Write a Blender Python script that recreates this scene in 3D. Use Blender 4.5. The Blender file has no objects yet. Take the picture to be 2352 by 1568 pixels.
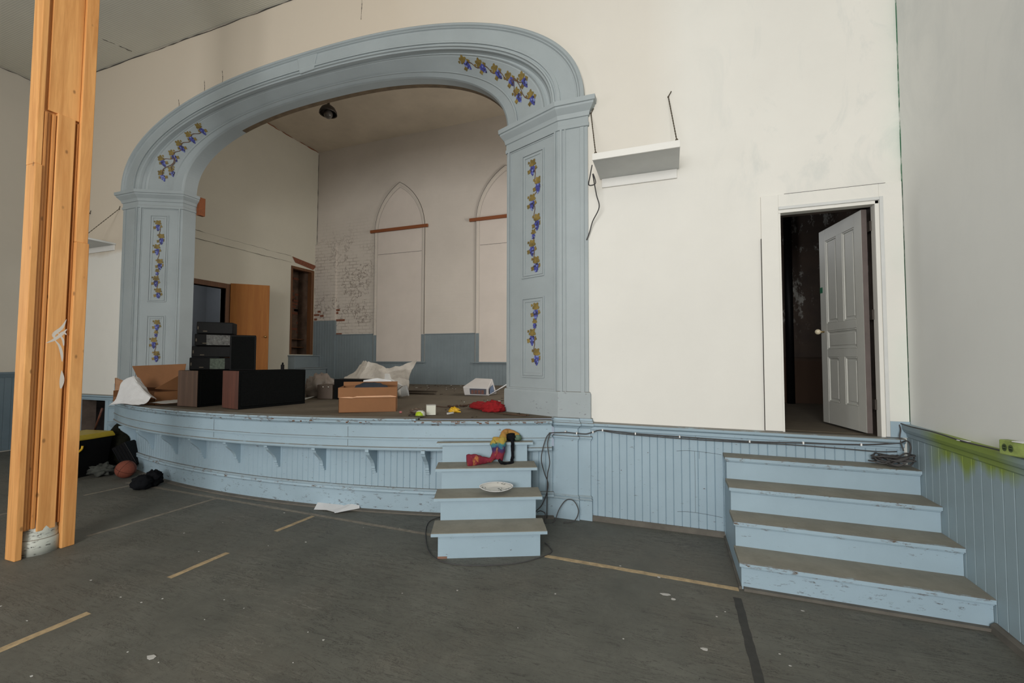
import bpy, bmesh, math, random
from mathutils import Vector, Matrix, noise
random.seed(7)
SC = bpy.context.scene
COL = SC.collection
R = math.radians
ORG = {}

# ------------------------------------------------------------------ helpers
def props(o, label=None, cat=None, group=None, kind=None):
    if label: o['label'] = label
    if cat: o['category'] = cat
    if group: o['group'] = group
    if kind: o['kind'] = kind
    return o

def thing(name, label, cat, loc=(0, 0, 0), group=None):
    o = bpy.data.objects.new(name, None)
    COL.objects.link(o)
    o.location = loc
    ORG[o] = Vector(loc)
    o.empty_display_size = .1
    return props(o, label, cat, group)

class MB:
    """collects shapes (in world coordinates) that become one mesh object"""
    def __init__(s): s.v = []; s.f = []; s.m = []; s.sm = []
    def add(s, vs, fs, m=0, sm=False):
        b = len(s.v); s.v += [tuple(p) for p in vs]
        for f in fs:
            s.f.append([b + i for i in f]); s.m.append(m); s.sm.append(sm)
        return s
    def box(s, x0, x1, y0, y1, z0, z1, m=0):
        return s.add([(x, y, z) for z in (z0, z1) for y in (y0, y1) for x in (x0, x1)],
                     [(0, 2, 3, 1), (4, 5, 7, 6), (0, 1, 5, 4), (2, 6, 7, 3), (0, 4, 6, 2), (1, 3, 7, 5)], m)
    def obox(s, c, size, mat=None, m=0):
        """box centred at c, turned by a 3x3 matrix"""
        mat = mat or Matrix.Identity(3); c = Vector(c); h = [d / 2 for d in size]
        vs = [c + mat @ Vector((x * h[0], y * h[1], z * h[2])) for z in (-1, 1) for y in (-1, 1) for x in (-1, 1)]
        return s.add(vs, [(0, 2, 3, 1), (4, 5, 7, 6), (0, 1, 5, 4), (2, 6, 7, 3), (0, 4, 6, 2), (1, 3, 7, 5)], m)
    def poly(s, pts, m=0): return s.add(pts, [list(range(len(pts)))], m)
    def prism(s, pts, d, m=0):
        """polygon pts extruded along vector d"""
        n = len(pts); d = Vector(d); a = [Vector(p) for p in pts]; b = [p + d for p in a]
        fs = [list(range(n))[::-1], list(range(n, 2 * n))] + [(i, (i + 1) % n, n + (i + 1) % n, n + i) for i in range(n)]
        return s.add(a + b, fs, m)
    def tube(s, pts, r, n=8, m=0, cap=True):
        pts = [Vector(p) for p in pts]; rr = r if isinstance(r, (list, tuple)) else [r] * len(pts)
        vs = []; fs = []; prev = None
        for i, p in enumerate(pts):
            t = (pts[min(i + 1, len(pts) - 1)] - pts[max(i - 1, 0)]).normalized()
            if prev is None:
                u = t.cross(Vector((0, 0, 1)))
                if u.length < .1: u = t.cross(Vector((1, 0, 0)))
            else: u = prev - t * prev.dot(t)
            u.normalize(); prev = u; w = t.cross(u)
            for k in range(n):
                a = 2 * math.pi * k / n; vs.append(p + (u * math.cos(a) + w * math.sin(a)) * rr[i])
        for i in range(len(pts) - 1):
            for k in range(n):
                fs.append((i * n + k, i * n + (k + 1) % n, (i + 1) * n + (k + 1) % n, (i + 1) * n + k))
        if cap: fs += [list(range(n))[::-1], [(len(pts) - 1) * n + k for k in range(n)]]
        return s.add(vs, fs, m, True)
    def lathe(s, c, prof, n=32, m=0, mat=None):
        """profile [(r, z)] turned about the z axis at c"""
        vs = []; fs = []; c = Vector(c); mat = mat or Matrix.Identity(3)
        for r, z in prof:
            for k in range(n):
                a = 2 * math.pi * k / n; vs.append(c + mat @ Vector((r * math.cos(a), r * math.sin(a), z)))
        for i in range(len(prof) - 1):
            for k in range(n): fs.append((i * n + k, i * n + (k + 1) % n, (i + 1) * n + (k + 1) % n, (i + 1) * n + k))
        return s.add(vs, fs, m, True)
    def sweep(s, path, prof, m=0, closed=True, zf=None, caps=True):
        """profile [(out, z)] run along the plan path [(x, y)]; out = to the right of travel"""
        n = len(path); k = len(prof); vs = []; fs = []
        for i in range(n):
            d0 = Vector(path[i]) - Vector(path[i - 1]) if i else None
            d1 = Vector(path[i + 1]) - Vector(path[i]) if i < n - 1 else None
            n0 = Vector((d0.y, -d0.x)).normalized() if d0 else None
            n1 = Vector((d1.y, -d1.x)).normalized() if d1 else None
            if n0 is None: b = n1
            elif n1 is None: b = n0
            else:
                b = n0 + n1; b = b / max(b.dot(n0), .2)
            dz = zf(path[i][0]) if zf else 0
            for o, z in prof: vs.append((path[i][0] + b.x * o, path[i][1] + b.y * o, z + dz))
        kk = k if closed else k - 1
        for i in range(n - 1):
            for j in range(kk):
                fs.append((i * k + j, (i + 1) * k + j, (i + 1) * k + (j + 1) % k, i * k + (j + 1) % k))
        if closed and caps: fs += [list(range(k)), [(n - 1) * k + j for j in range(k)][::-1]]
        return s.add(vs, fs, m)
    def grid(s, fn, nu, nv, m=0, sm=True):
        vs = [fn(i / nu, j / nv) for j in range(nv + 1) for i in range(nu + 1)]
        fs = [(j * (nu + 1) + i, j * (nu + 1) + i + 1, (j + 1) * (nu + 1) + i + 1, (j + 1) * (nu + 1) + i) for j in range(nv) for i in range(nu)]
        return s.add(vs, fs, m, sm)
    def ball(s, c, rad, mat=None, m=0, amp=0, freq=3, seed=0, zmin=None, nu=28, nv=18):
        c = Vector(c); mat = mat or Matrix.Identity(3)
        def fn(u, v):
            a = 2 * math.pi * u; b = math.pi * (v - .5)
            d = Vector((math.cos(a) * math.cos(b), math.sin(a) * math.cos(b), math.sin(b)))
            k = 1 + amp * noise.fractal(d * freq + Vector((seed, seed * 2, 0)), 1, 2, 4) if amp else 1
            p = c + mat @ Vector((d.x * rad[0] * k, d.y * rad[1] * k, d.z * rad[2] * k))
            if zmin is not None and p.z < zmin: p.z = zmin + .0005 * (1 + d.x)
            return p
        return s.grid(fn, nu, nv, m)
    def build(s, name, mats, parent=None, bevel=0, solid=0, subsurf=0, fixn=True, **kw):
        base = ORG.get(parent, Vector((0, 0, 0))) if parent else Vector(kw.pop('at', (0, 0, 0)))
        me = bpy.data.meshes.new(name)
        me.from_pydata([tuple(Vector(p) - base) for p in s.v], [], s.f)
        for m in (mats if isinstance(mats, (list, tuple)) else [mats]): me.materials.append(m)
        for i, p in enumerate(me.polygons):
            p.material_index = s.m[i]; p.use_smooth = s.sm[i]
        if fixn:
            bm = bmesh.new(); bm.from_mesh(me); bmesh.ops.recalc_face_normals(bm, faces=bm.faces); bm.to_mesh(me); bm.free()
        me.update()
        o = bpy.data.objects.new(name, me); COL.objects.link(o)
        if parent: o.parent = parent; ORG[o] = base
        else: o.location = base; ORG[o] = base
        if solid:
            md = o.modifiers.new('solid', 'SOLIDIFY'); md.thickness = solid; md.offset = 0
        if bevel:
            md = o.modifiers.new('bevel', 'BEVEL'); md.width = bevel; md.segments = 2; md.limit_method = 'ANGLE'; md.angle_limit = R(40)
        if subsurf:
            md = o.modifiers.new('sub', 'SUBSURF'); md.levels = subsurf; md.render_levels = subsurf
        return props(o, kw.get('label'), kw.get('cat'), kw.get('group'), kw.get('kind'))

def rotz(a): return Matrix.Rotation(a, 3, 'Z')
def smooth_path(pts, n=8):
    """Catmull-Rom through pts"""
    P = [Vector(p) for p in pts]; P = [P[0] * 2 - P[1]] + P + [P[-1] * 2 - P[-2]]; out = []
    for i in range(1, len(P) - 2):
        for k in range(n):
            t = k / n; a, b, c, d = P[i - 1:i + 3]
            out.append(.5 * ((2 * b) + (c - a) * t + (2 * a - 5 * b + 4 * c - d) * t * t + (3 * b - a - 3 * c + d) * t ** 3))
    return out + [P[-2]]

# ------------------------------------------------------------------ materials
def srgb(r, g, b):
    f = lambda c: (c / 255 / 12.92) if c <= 10 else ((c / 255 + .055) / 1.055) ** 2.4
    return (f(r), f(g), f(b), 1)

class NT:
    def __init__(s, name):
        s.mat = bpy.data.materials.new(name); s.mat.use_nodes = True
        s.t = s.mat.node_tree; s.b = s.t.nodes['Principled BSDF']; s.geo = None
    def n(s, typ, **k):
        x = s.t.nodes.new(typ)
        for a, v in k.items():
            if a in x.inputs.keys() if isinstance(a, str) else False: x.inputs[a].default_value = v
            else: setattr(x, a, v)
        return x
    def l(s, a, b): s.t.links.new(a, b)
    def pos(s, scale=(1, 1, 1)):
        if not s.geo: s.geo = s.n('ShaderNodeNewGeometry')
        m = s.n('ShaderNodeMapping'); m.inputs['Scale'].default_value = scale
        s.l(s.geo.outputs['Position'], m.inputs['Vector']); return m.outputs[0]
    def noise(s, scale, detail=4, rough=.6, vec=None, dist=0):
        x = s.n('ShaderNodeTexNoise'); x.inputs['Scale'].default_value = scale; x.inputs['Detail'].default_value = detail
        x.inputs['Roughness'].default_value = rough; x.inputs['Distortion'].default_value = dist
        s.l(vec if vec is not None else s.pos(), x.inputs['Vector']); return x.outputs['Fac']
    def ramp(s, v, a, b, ca=0., cb=1.):
        x = s.n('ShaderNodeMapRange'); x.clamp = True
        for i, q in enumerate((a, b, ca, cb)): x.inputs[i + 1].default_value = q
        s.l(v, x.inputs[0]); return x.outputs[0]
    def math(s, op, a, b=None):
        x = s.n('ShaderNodeMath'); x.operation = op
        for i, q in enumerate((a, b)):
            if q is None: continue
            if isinstance(q, (int, float)): x.inputs[i].default_value = q
            else: s.l(q, x.inputs[i])
        return x.outputs[0]
    def mix(s, fac, a, b):
        x = s.n('ShaderNodeMix'); x.data_type = 'RGBA'
        for q, i in ((fac, 0), (a, 6), (b, 7)):
            if isinstance(q, (int, float)): x.inputs[i].default_value = q
            elif isinstance(q, tuple): x.inputs[i].default_value = q
            else: s.l(q, x.inputs[i])
        return x.outputs[2]
    def xyz(s):
        if not s.geo: s.geo = s.n('ShaderNodeNewGeometry')
        x = s.n('ShaderNodeSeparateXYZ'); s.l(s.geo.outputs['Position'], x.inputs[0]); return x.outputs
    def bump(s, h, strength=.2, dist=.01):
        x = s.n('ShaderNodeBump'); x.inputs['Strength'].default_value = strength; x.inputs['Distance'].default_value = dist
        s.l(h, x.inputs['Height']); s.l(x.outputs[0], s.b.inputs['Normal'])
    def out(s, col, rough=.7, metal=0., spec=None):
        if isinstance(col, tuple): s.b.inputs['Base Color'].default_value = col
        else: s.l(col, s.b.inputs['Base Color'])
        s.b.inputs['Roughness'].default_value = rough; s.b.inputs['Metallic'].default_value = metal
        if spec is not None: s.b.inputs['Specular IOR Level'].default_value = spec
        return s.mat

def dk(c, k): return (c[0] * k, c[1] * k, c[2] * k, 1)

def plain(name, c, rough=.6, metal=0, var=.12, scale=8, bump=0, spec=None):
    t = NT(name); v = t.noise(scale, 5)
    col = t.mix(t.ramp(v, .3, .7), dk(c, 1 - var), dk(c, 1 + var))
    if bump: t.bump(t.noise(scale * 6, 3), bump)
    return t.out(col, rough, metal, spec)

def paint(name, c, chips=0, dirt=.1, chipcol=srgb(70, 58, 48), zchip=None, rough=.55, scale=1.3, ledge=.85):
    """old brush paint: mottled, scuffed, with chips showing the wood"""
    t = NT(name); v = t.noise(scale, 8, .65)
    col = t.mix(t.ramp(v, .3, .7), dk(c, 1 - dirt), dk(c, 1 + dirt * .5))
    if chips:
        h = t.noise(9, 5, .7, t.pos((1, 1, 2.2))); g = t.noise(38, 3, .6, t.pos((.6, .6, 1.8)))
        m = t.math('MULTIPLY', t.ramp(h, .52, .66), t.ramp(g, .62 - chips * .06, .66 - chips * .06))
        if zchip:
            z = t.xyz()[2]; m = t.math('MULTIPLY', m, t.ramp(z, zchip[0], zchip[1], 1, 0))
        sp = t.math('GREATER_THAN', t.noise(26, 2), .78)
        m = t.math('MAXIMUM', m, sp)
        col = t.mix(m, col, chipcol)
    if ledge:                                   # brown dust lying on the upward ledges
        t.xyz(); g = t.n('ShaderNodeSeparateXYZ'); t.l(t.geo.outputs['True Normal'], g.inputs[0])
        du = t.math('MULTIPLY', t.ramp(g.outputs[2], .6, .85), t.ramp(t.noise(7, 5, .7), .25, .45))
        col = t.mix(t.math('MULTIPLY', du, ledge), col, (.17, .145, .11, 1))
    t.bump(t.noise(60, 3), .08, .004)
    return t.out(col, rough)

BLUE = (.318, .425, .500, 1)
M = {}
M['arch'] = paint('grey_blue_arch_paint', (.332, .376, .394, 1), 0)
M['arch_chip'] = paint('grey_blue_arch_paint_chipped', (.332, .376, .394, 1), .2, chipcol=srgb(88, 84, 82))
M['base_grey'] = plain('grey_floor_moulding', (.115, .105, .090, 1), .85, var=.2)
M['blue'] = paint('blue_paint', BLUE, 0)
M['blue_chip'] = paint('blue_paint_chipped', BLUE, -.2, chipcol=srgb(88, 84, 82))
M['blue_edge'] = paint('blue_paint_worn_edge', BLUE, 2.4, chipcol=srgb(92, 74, 58))
M['blue_old'] = paint('faded_blue_paint', (.190, .232, .252, 1), 0, .15)
M['white_gloss'] = paint('white_trim_paint', (.74, .73, .70, 1), 0, .06)

def wallmat(name, c, tint=None, tintscale=.5):
    t = NT(name)
    col = t.mix(t.ramp(t.noise(.7, 6, .6), .35, .7), dk(c, .95), dk(c, 1.02))
    streak = t.noise(3.0, 6, .7, t.pos((1, 1, .25)))
    col = t.mix(t.ramp(streak, .62, .8, 0, .22), col, dk(c, .78))
    fl = t.math('GREATER_THAN', t.noise(22, 2, .5), .80)
    col = t.mix(t.math('MULTIPLY', fl, .5), col, dk(c, .45))
    return t, col

# front wall: white, grey-green smears high on the right, yellowed old paint higher up
t, col = wallmat('old_white_wall_paint', (.76, .745, .70, 1))
x, y, z = t.xyz()
old = t.math('MULTIPLY', t.ramp(t.math('ADD', z, t.ramp(t.noise(.9, 5), .3, .7, -.08, .08)), 3.5, 3.6), t.ramp(x, .2, -.2, 0, 1))
col = t.mix(t.math('MULTIPLY', old, t.ramp(x, -3.4, -.8, .97, .32)), col, (.60, .525, .43, 1))  # old paint, its colour also deepened to stand in for weaker light
sm = t.math('MULTIPLY', t.ramp(t.noise(1.1, 6, .65, t.pos((1.6, 1, .8)), 1.5), .52, .66), t.math('MULTIPLY', t.ramp(x, .2, .9), t.ramp(z, 3.0, 3.5)))
col = t.mix(t.math('MULTIPLY', sm, .38), col, (.50, .54, .53, 1))
gx = t.math('MULTIPLY', t.ramp(x, 1.74, 1.91), .35)
col = t.mix(t.math('MULTIPLY', gx, t.ramp(t.noise(2, 4), .35, .65)), col, (.55, .68, .60, 1))
t.bump(t.noise(14, 6), .12, .006)
M['wall'] = t.out(col, .75)
# right wall: white with a green brush line in the corner
t, col = wallmat('white_wall_with_green_corner', (.80, .81, .79, 1))
x, y, z = t.xyz()
sm = t.math('MULTIPLY', t.ramp(t.noise(1.0, 6, .65, t.pos((1, 1, .6)), 1.2), .5, .7), t.ramp(z, 2.2, 4.0))
col = t.mix(t.math('MULTIPLY', sm, .32), col, (.52, .56, .57, 1))
ln = t.math('MULTIPLY', t.math('GREATER_THAN', y, -.022), t.ramp(t.noise(6, 5, .7, t.pos((1, 1, .5))), .38, .5))
col = t.mix(ln, col, (.05, .20, .11, 1))
M['wall_right'] = t.out(col, .75)
t, col = wallmat('side_wall_paint', (.54, .50, .435, 1)); M['wall_left'] = t.out(col, .8)
t, col = wallmat('stage_wall_paint', (.60, .57, .48, 1)); M['stage_wall'] = t.out(col, .8)
# stage back wall: painted brickwork
t = NT('painted_brickwork')
c = (.60, .545, .485, 1)
col = t.mix(t.ramp(t.noise(.8, 6), .35, .7), dk(c, .93), dk(c, 1.03))
x, y, z = t.xyz()
cb = t.n('ShaderNodeCombineXYZ'); t.l(x, cb.inputs[0]); t.l(z, cb.inputs[1])
br = t.n('ShaderNodeTexBrick'); t.l(cb.outputs[0], br.inputs['Vector'])
for k, v in (('Scale', 1.0), ('Mortar Size', .012), ('Mortar Smooth', .4), ('Brick Width', .23), ('Row Height', .088)): br.inputs[k].default_value = v
low = t.math('MULTIPLY', t.ramp(z, 5.6, 4.2), t.ramp(x, -7.2, -7.6))
crack = t.math('MULTIPLY', t.math('MULTIPLY', br.outputs['Fac'], low), t.ramp(t.noise(2.6, 5, .7), .40, .58))
col = t.mix(t.math('MULTIPLY', crack, .6), col, (.24, .20, .16, 1))
big = t.math('MULTIPLY', t.math('LESS_THAN', t.math('ABSOLUTE', t.math('SUBTRACT', t.noise(.55, 6, .7), .5)), .006), low)
col = t.mix(t.math('MULTIPLY', big, .7), col, (.22, .18, .15, 1))
t.bump(t.math('MULTIPLY', t.math('MULTIPLY', br.outputs['Fac'], t.ramp(low, 0, 1, .22, 1)), -1.0), .35, .006)
M['stage_back'] = t.out(col, .8)
M['board_cream'] = plain('cream_boarding', (.62, .555, .50, 1), .75, var=.04, scale=2)
# floor: dark grey sheet, scuffed, with brown worn patches
t = NT('dark_grey_floor_sheet')
c = (.120, .119, .103, 1)
col = t.mix(t.ramp(t.noise(1.6, 8, .7), .3, .7), dk(c, .72), dk(c, 1.24))
col = t.mix(t.ramp(t.noise(.55, 6, .65), .48, .70, 0, .65), col, (.140, .122, .098, 1))
col = t.mix(t.ramp(t.noise(16, 5, .75), .35, .72), dk((1, 1, 1, 1), 0), col) if False else t.mix(t.ramp(t.noise(24, 5, .8), .56, .74, 0, .5), col, (.055, .052, .046, 1))
th = lambda v, w: t.math('LESS_THAN', t.math('ABSOLUTE', t.math('SUBTRACT', v, .5)), w)
rotp = lambda a, sx, sy: (lambda m: (setattr(m.inputs['Rotation'], 'default_value', (0, 0, R(a))), setattr(m.inputs['Scale'], 'default_value', (sx, sy, 1)), t.l(t.geo.outputs['Position'], m.inputs['Vector']), m.outputs[0])[-1])(t.n('ShaderNodeMapping'))
for k, (ang, sx, sy, sc, wd, ds) in enumerate(((20, .8, 5, 2.6, .008, 1.2), (-35, .8, 6, 2.2, .007, 1.6), (75, .7, 6, 2.4, .007, 1.0), (50, 1, 1.6, 3.5, .005, 3.0))):
    scr = th(t.noise(sc, 6, .7, rotp(ang, sx, sy), ds), wd)
    scr = t.math('MULTIPLY', scr, t.ramp(t.noise(1.3 + .3 * k, 4), .44, .60))
    col = t.mix(t.math('MULTIPLY', scr, .8), col, (.028, .026, .022, 1))
lt = t.math('MULTIPLY', th(t.noise(1.9, 6, .7, rotp(-25, .6, 7), 1.0), .007), t.ramp(t.noise(1.1, 4), .52, .66))
col = t.mix(t.math('MULTIPLY', lt, .45), col, (.27, .26, .23, 1))
sp = t.math('GREATER_THAN', t.noise(45, 2, .5), .79)
col = t.mix(t.math('MULTIPLY', sp, .5), col, (.30, .29, .26, 1))
t.bump(t.noise(90, 3), .10, .004)
M['floor'] = t.out(col, .62, 0, .35)
# stage floor and treads: grey-brown trodden dirt
t = NT('dusty_brown_boards')
c = (.112, .090, .062, 1)
col = t.mix(t.ramp(t.noise(3, 8, .7), .3, .7), dk(c, .8), dk(c, 1.18))
col = t.mix(t.math('MULTIPLY', t.math('GREATER_THAN', t.noise(30, 3), .74), .6), col, (.05, .04, .03, 1))
M['dust'] = t.out(col, .85)
t = NT('worn_tread_paint')
c = (.245, .232, .192, 1)
col = t.mix(t.ramp(t.noise(4, 8, .7), .3, .7), dk(c, .8), dk(c, 1.12))
col = t.mix(t.ramp(t.noise(18, 4, .7), .62, .72, 0, .45), col, (.15, .13, .10, 1))
M['tread'] = t.out(col, .8)
# ceiling: ribbed metal/board in fine lines
t = NT('ribbed_ceiling_boards')
x, y, z = t.xyz()
w = t.n('ShaderNodeTexWave'); w.wave_type = 'BANDS'; w.bands_direction = 'Y'; w.inputs['Scale'].default_value = 12; w.inputs['Distortion'].default_value = 0
t.l(t.pos(), w.inputs['Vector'])
c = (.62, .61, .54, 1)
col = t.mix(t.ramp(w.outputs['Fac'], .0, .25), dk(c, .80), c)
col = t.mix(t.ramp(t.noise(.8, 5), .4, .7, 0, .3), col, dk(c, .75))
t.bump(w.outputs['Fac'], .2, .004)
M['ceiling'] = t.out(col, .8)
M['stage_ceiling'] = plain('stage_ceiling_plaster', (.54, .47, .375, 1), .85, var=.1, scale=1.5)

def wood(name, c, dark, ring=14, knots=True, rough=.6, axis='Z'):
    t = NT(name)
    s = {'Z': (1, 1, .05), 'X': (.05, 1, 1), 'Y': (1, .05, 1)}[axis]
    g = t.noise(ring, 6, .65, t.pos(s), .8); f = t.noise(70, 3, .6, t.pos(s))
    col = t.mix(t.ramp(g, .35, .68), c, dark)
    col = t.mix(t.ramp(f, .5, .75, 0, .3), col, dk(dark, .8))
    if knots:
        vo = t.n('ShaderNodeTexVoronoi'); vo.inputs['Scale'].default_value = 6.0
        k = {'Z': (1.3, 1.3, .7), 'X': (.7, 1.3, 1.3), 'Y': (1.3, .7, 1.3)}[axis]
        t.l(t.pos(k), vo.inputs['Vector'])
        col = t.mix(t.ramp(vo.outputs['Distance'], .05, .11, .85, 0), col, dk(dark, .35))
    col = t.mix(t.ramp(t.noise(1.2, 3), .4, .7, 0, .3), col, dk(c, .75))
    t.bump(g, .1, .004)
    return t.out(col, rough)
M['pine'] = wood('yellow_pine', (.84, .43, .15, 1), (.56, .235, .062, 1))
M['door_wood'] = wood('orange_oak_veneer', (.42, .165, .034, 1), (.32, .112, .022, 1), 10, False, .75)
M['brown_wood'] = wood('brown_stained_wood', (.15, .062, .022, 1), (.09, .036, .013, 1), 12, False, .5)
M['batten'] = wood('rust_brown_batten', (.27, .082, .024, 1), (.19, .055, .015, 1), 10, False, .6, 'X')
M['walnut'] = wood('walnut_veneer', (.135, .078, .052, 1), (.070, .040, .027, 1), 12, False, .6)
M['redwood'] = wood('red_mahogany_veneer', (.125, .042, .026, 1), (.062, .022, .015, 1), 12, False, .6)
M['card'] = plain('brown_cardboard', (.235, .103, .040, 1), .8, var=.06, scale=5)
M['card_dark'] = plain('dark_cardboard', (.24, .098, .034, 1), .85, var=.08, scale=5)
M['card_torn'] = plain('torn_cardboard_edge', (.62, .36, .22, 1), .9)
M['black'] = plain('black_vinyl', (.0045, .0045, .005, 1), .5, var=.2, scale=20, spec=.12)
M['grille'] = plain('black_speaker_cloth', (.005, .0055, .0055, 1), .9, var=.3, scale=60, spec=.04)
M['black_cloth'] = plain('black_cloth', (.008, .0085, .0105, 1), .95, var=.3, scale=30, bump=.3, spec=.1)
M['olive'] = plain('dark_olive_cloth', (.011, .0115, .0075, 1), .95, var=.3, scale=25, bump=.3, spec=.1)
M['metal_dark'] = plain('dark_iron', (.06, .05, .042, 1), .5, .6)
M['chain'] = plain('rusty_chain', (.10, .08, .055, 1), .6, .4)
M['cable'] = plain('grey_black_cable', (.055, .052, .052, 1), .6)
M['white_clip'] = plain('white_plastic_clip', (.75, .75, .74, 1), .5)
M['paper'] = plain('white_paper', (.68, .68, .69, 1), .8, var=.04, scale=10)
M['paper_grey'] = plain('dirty_white_paper', (.46, .45, .43, 1), .85, var=.08, scale=10)
M['sheer'] = plain('cloudy_plastic_film', (.40, .36, .31, 1), .5, var=.1, scale=12)
M['red_cloth'] = plain('red_knit', (.28, .004, .008, 1), .9, var=.25, scale=40, bump=.5)
M['yellow'] = plain('yellow_plastic', (.62, .36, .012, 1), .5, var=.1)
M['bin_yellow'] = plain('faded_yellow_lid_plastic', (.36, .26, .018, 1), .5, var=.12)
M['lime'] = plain('lime_plastic', (.33, .46, .012, 1), .45, var=.08)
M['cream_box'] = plain('cream_white_card', (.60, .60, .52, 1), .7, var=.04)
M['ballrubber'] = plain('orange_brown_pebbled_rubber', (.20, .050, .027, 1), .7, var=.15, scale=60, bump=.6)
M['brass'] = plain('brass', (.6, .42, .18, 1), .25, 1)
M['porcelain'] = plain('cream_porcelain', (.66, .58, .42, 1), .25, var=.04)
M['leaf'] = plain('ochre_leaf_paint', (.19, .135, .034, 1), .6, var=.45, scale=14)
M['grape'] = plain('violet_blue_grape_paint', (.050, .060, .27, 1), .55, var=.55, scale=30)
M['grape_dk'] = plain('dark_grape_paint', (.026, .026, .085, 1), .6, var=.3, scale=30)
M['grape_lt'] = plain('pale_blue_grape_paint', (.17, .21, .46, 1), .6, var=.2, scale=30)
M['stem'] = plain('brown_vine_paint', (.12, .062, .032, 1), .6, var=.2, scale=20)
M['brick'] = plain('bare_red_brick', (.20, .068, .036, 1), .9, var=.3, scale=30)
M['darkroom'] = plain('dark_mottled_wall', (.085, .062, .050, 1), .9, var=.5, scale=3)  # dark mottled brown for the spaces behind openings
M['greywall'] = plain('blue_grey_room_paint', (.22, .23, .245, 1), .85, var=.06, scale=2)
M['shelf_grey'] = plain('pale_grey_shelf_board', (.60, .61, .60, 1), .6, var=.04, scale=6)
M['tape'] = plain('worn_cream_tape', (.40, .30, .175, 1), .7, var=.3, scale=18)
M['tape_faded'] = plain('faded_tape', (.20, .175, .14, 1), .75, var=.3, scale=18)
M['tape_dark'] = plain('dark_floor_tape', (.035, .034, .031, 1), .7, var=.2, scale=18)
M['gap'] = plain('dark_gap_line', (.05, .045, .04, 1), .9)  # dark tone for cracks, seams and joints
M['scuff'] = plain('marker_line', (.10, .13, .15, 1), .8)

# ------------------------------------------------------------------ camera
cam = bpy.data.cameras.new('camera'); co = bpy.data.objects.new('camera', cam); COL.objects.link(co); SC.camera = co
cam.sensor_width = 36; cam.lens = 36 * 995.14 / 2352; cam.clip_start = .05; cam.clip_end = 100
yaw, pitch, roll = .3497, .0392, .0023
fw = Vector((-math.sin(yaw) * math.cos(pitch), math.cos(yaw) * math.cos(pitch), math.sin(pitch)))
rt = Vector((math.cos(yaw), math.sin(yaw), 0)); up = rt.cross(fw)
c_, s_ = math.cos(roll), math.sin(roll)
rt2 = rt * c_ + up * s_; up2 = up * c_ - rt * s_
co.matrix_world = Matrix(((rt2.x, up2.x, -fw.x, 0), (rt2.y, up2.y, -fw.y, -4.6684), (rt2.z, up2.z, -fw.z, 1.6962), (0, 0, 0, 1)))

# ------------------------------------------------------------------ main dimensions
XR, XL, YR, ZC = 1.915, -11.3, -11.0, 6.94
CX, ZSP, NE = -4.85, 4.52, 2.35
ST = 'structure'
def zs(x, y=0): return 1.03 + .009 * (max(min(x, -.8), -9.5) + 4.5) + .006 * max(y, 0)      # stage floor, slightly out of level
def arch(t, a, b):
    c, s = math.cos(t), math.sin(t)
    return CX + a * math.copysign(abs(c) ** (2 / NE), c), ZSP + b * abs(s) ** (2 / NE)
TS = [math.pi * (i / 96) for i in range(97)]

# ------------------------------------------------------------------ room shell
MB().box(XL - .2, XR + .2, YR - .2, .3, -.1, 0).build('floor', M['floor'], kind=ST)
MB().box(XL - .2, XR + .2, YR - .2, .2, ZC, ZC + .12).build('ceiling', M['ceiling'], kind=ST)
MB().box(XR, XR + .2, YR, 0, 0, ZC).build('wall_right', M['wall_right'], kind=ST)
(MB().box(XL - .2, XL, YR, -8.6, 0, ZC).box(XL - .2, XL, -6.9, .2, 0, ZC).box(XL - .2, XL, -8.6, -6.9, 0, 1.8).box(XL - .2, XL, -8.6, -6.9, 4.9, ZC)).build('wall_left', M['wall_left'], kind=ST)  # opening cut out of view for the added side fill lamp
# rear wall behind the viewer, pierced by two tall windows
WINS = [(-3.1, -1.05), (-1.05, 1.0)]
w = MB(); xs = [XL, WINS[0][0], WINS[0][1], WINS[1][0], WINS[1][1], XR + .2]
for i in range(0, 6, 2): w.box(xs[i], xs[i + 1], YR - .2, YR, 0, ZC)
for a, b in WINS:
    w.box(a, b, YR - .2, YR, 0, 1.6); w.box(a, b, YR - .2, YR, 4.9, ZC)
w.build('wall_rear', M['wall_left'], kind=ST)
# front wall with the stage arch, a low hatch on the left and the doorway on the right
DX0, DX1, DZ0, DZ1 = .975, 1.745, 1.01, 3.10
HX0, HX1, HZ0, HZ1 = -9.86, -9.14, .18, .98
w = MB(); a0 = 3.93
for (x0, x1, z0, z1) in [(XL, HX0, 0, ZSP), (HX1, CX - a0, 0, ZSP), (HX0, HX1, 0, HZ0), (HX0, HX1, HZ1, ZSP), (XL, CX - a0, ZSP, ZC),
                          (CX + a0, DX0, 0, ZSP), (DX0, DX1, 0, DZ0), (DX0, DX1, DZ1, ZSP), (DX1, XR, 0, ZSP), (CX + a0, XR, ZSP, ZC)]:
    w.box(x0, x1, 0, .2, z0, z1)
w.box(CX - a0, CX + a0, .0, .2, 0, .30)
pts = [arch(t, a0, 1.44) for t in TS]
for (xa, za), (xb, zb) in zip(pts, pts[1:]):
    w.prism([(xa, 0, za), (xb, 0, zb), (xb, 0, ZC), (xa, 0, ZC)], (0, .2, 0))
w.build('wall_front', M['wall'], kind=ST)

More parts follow.
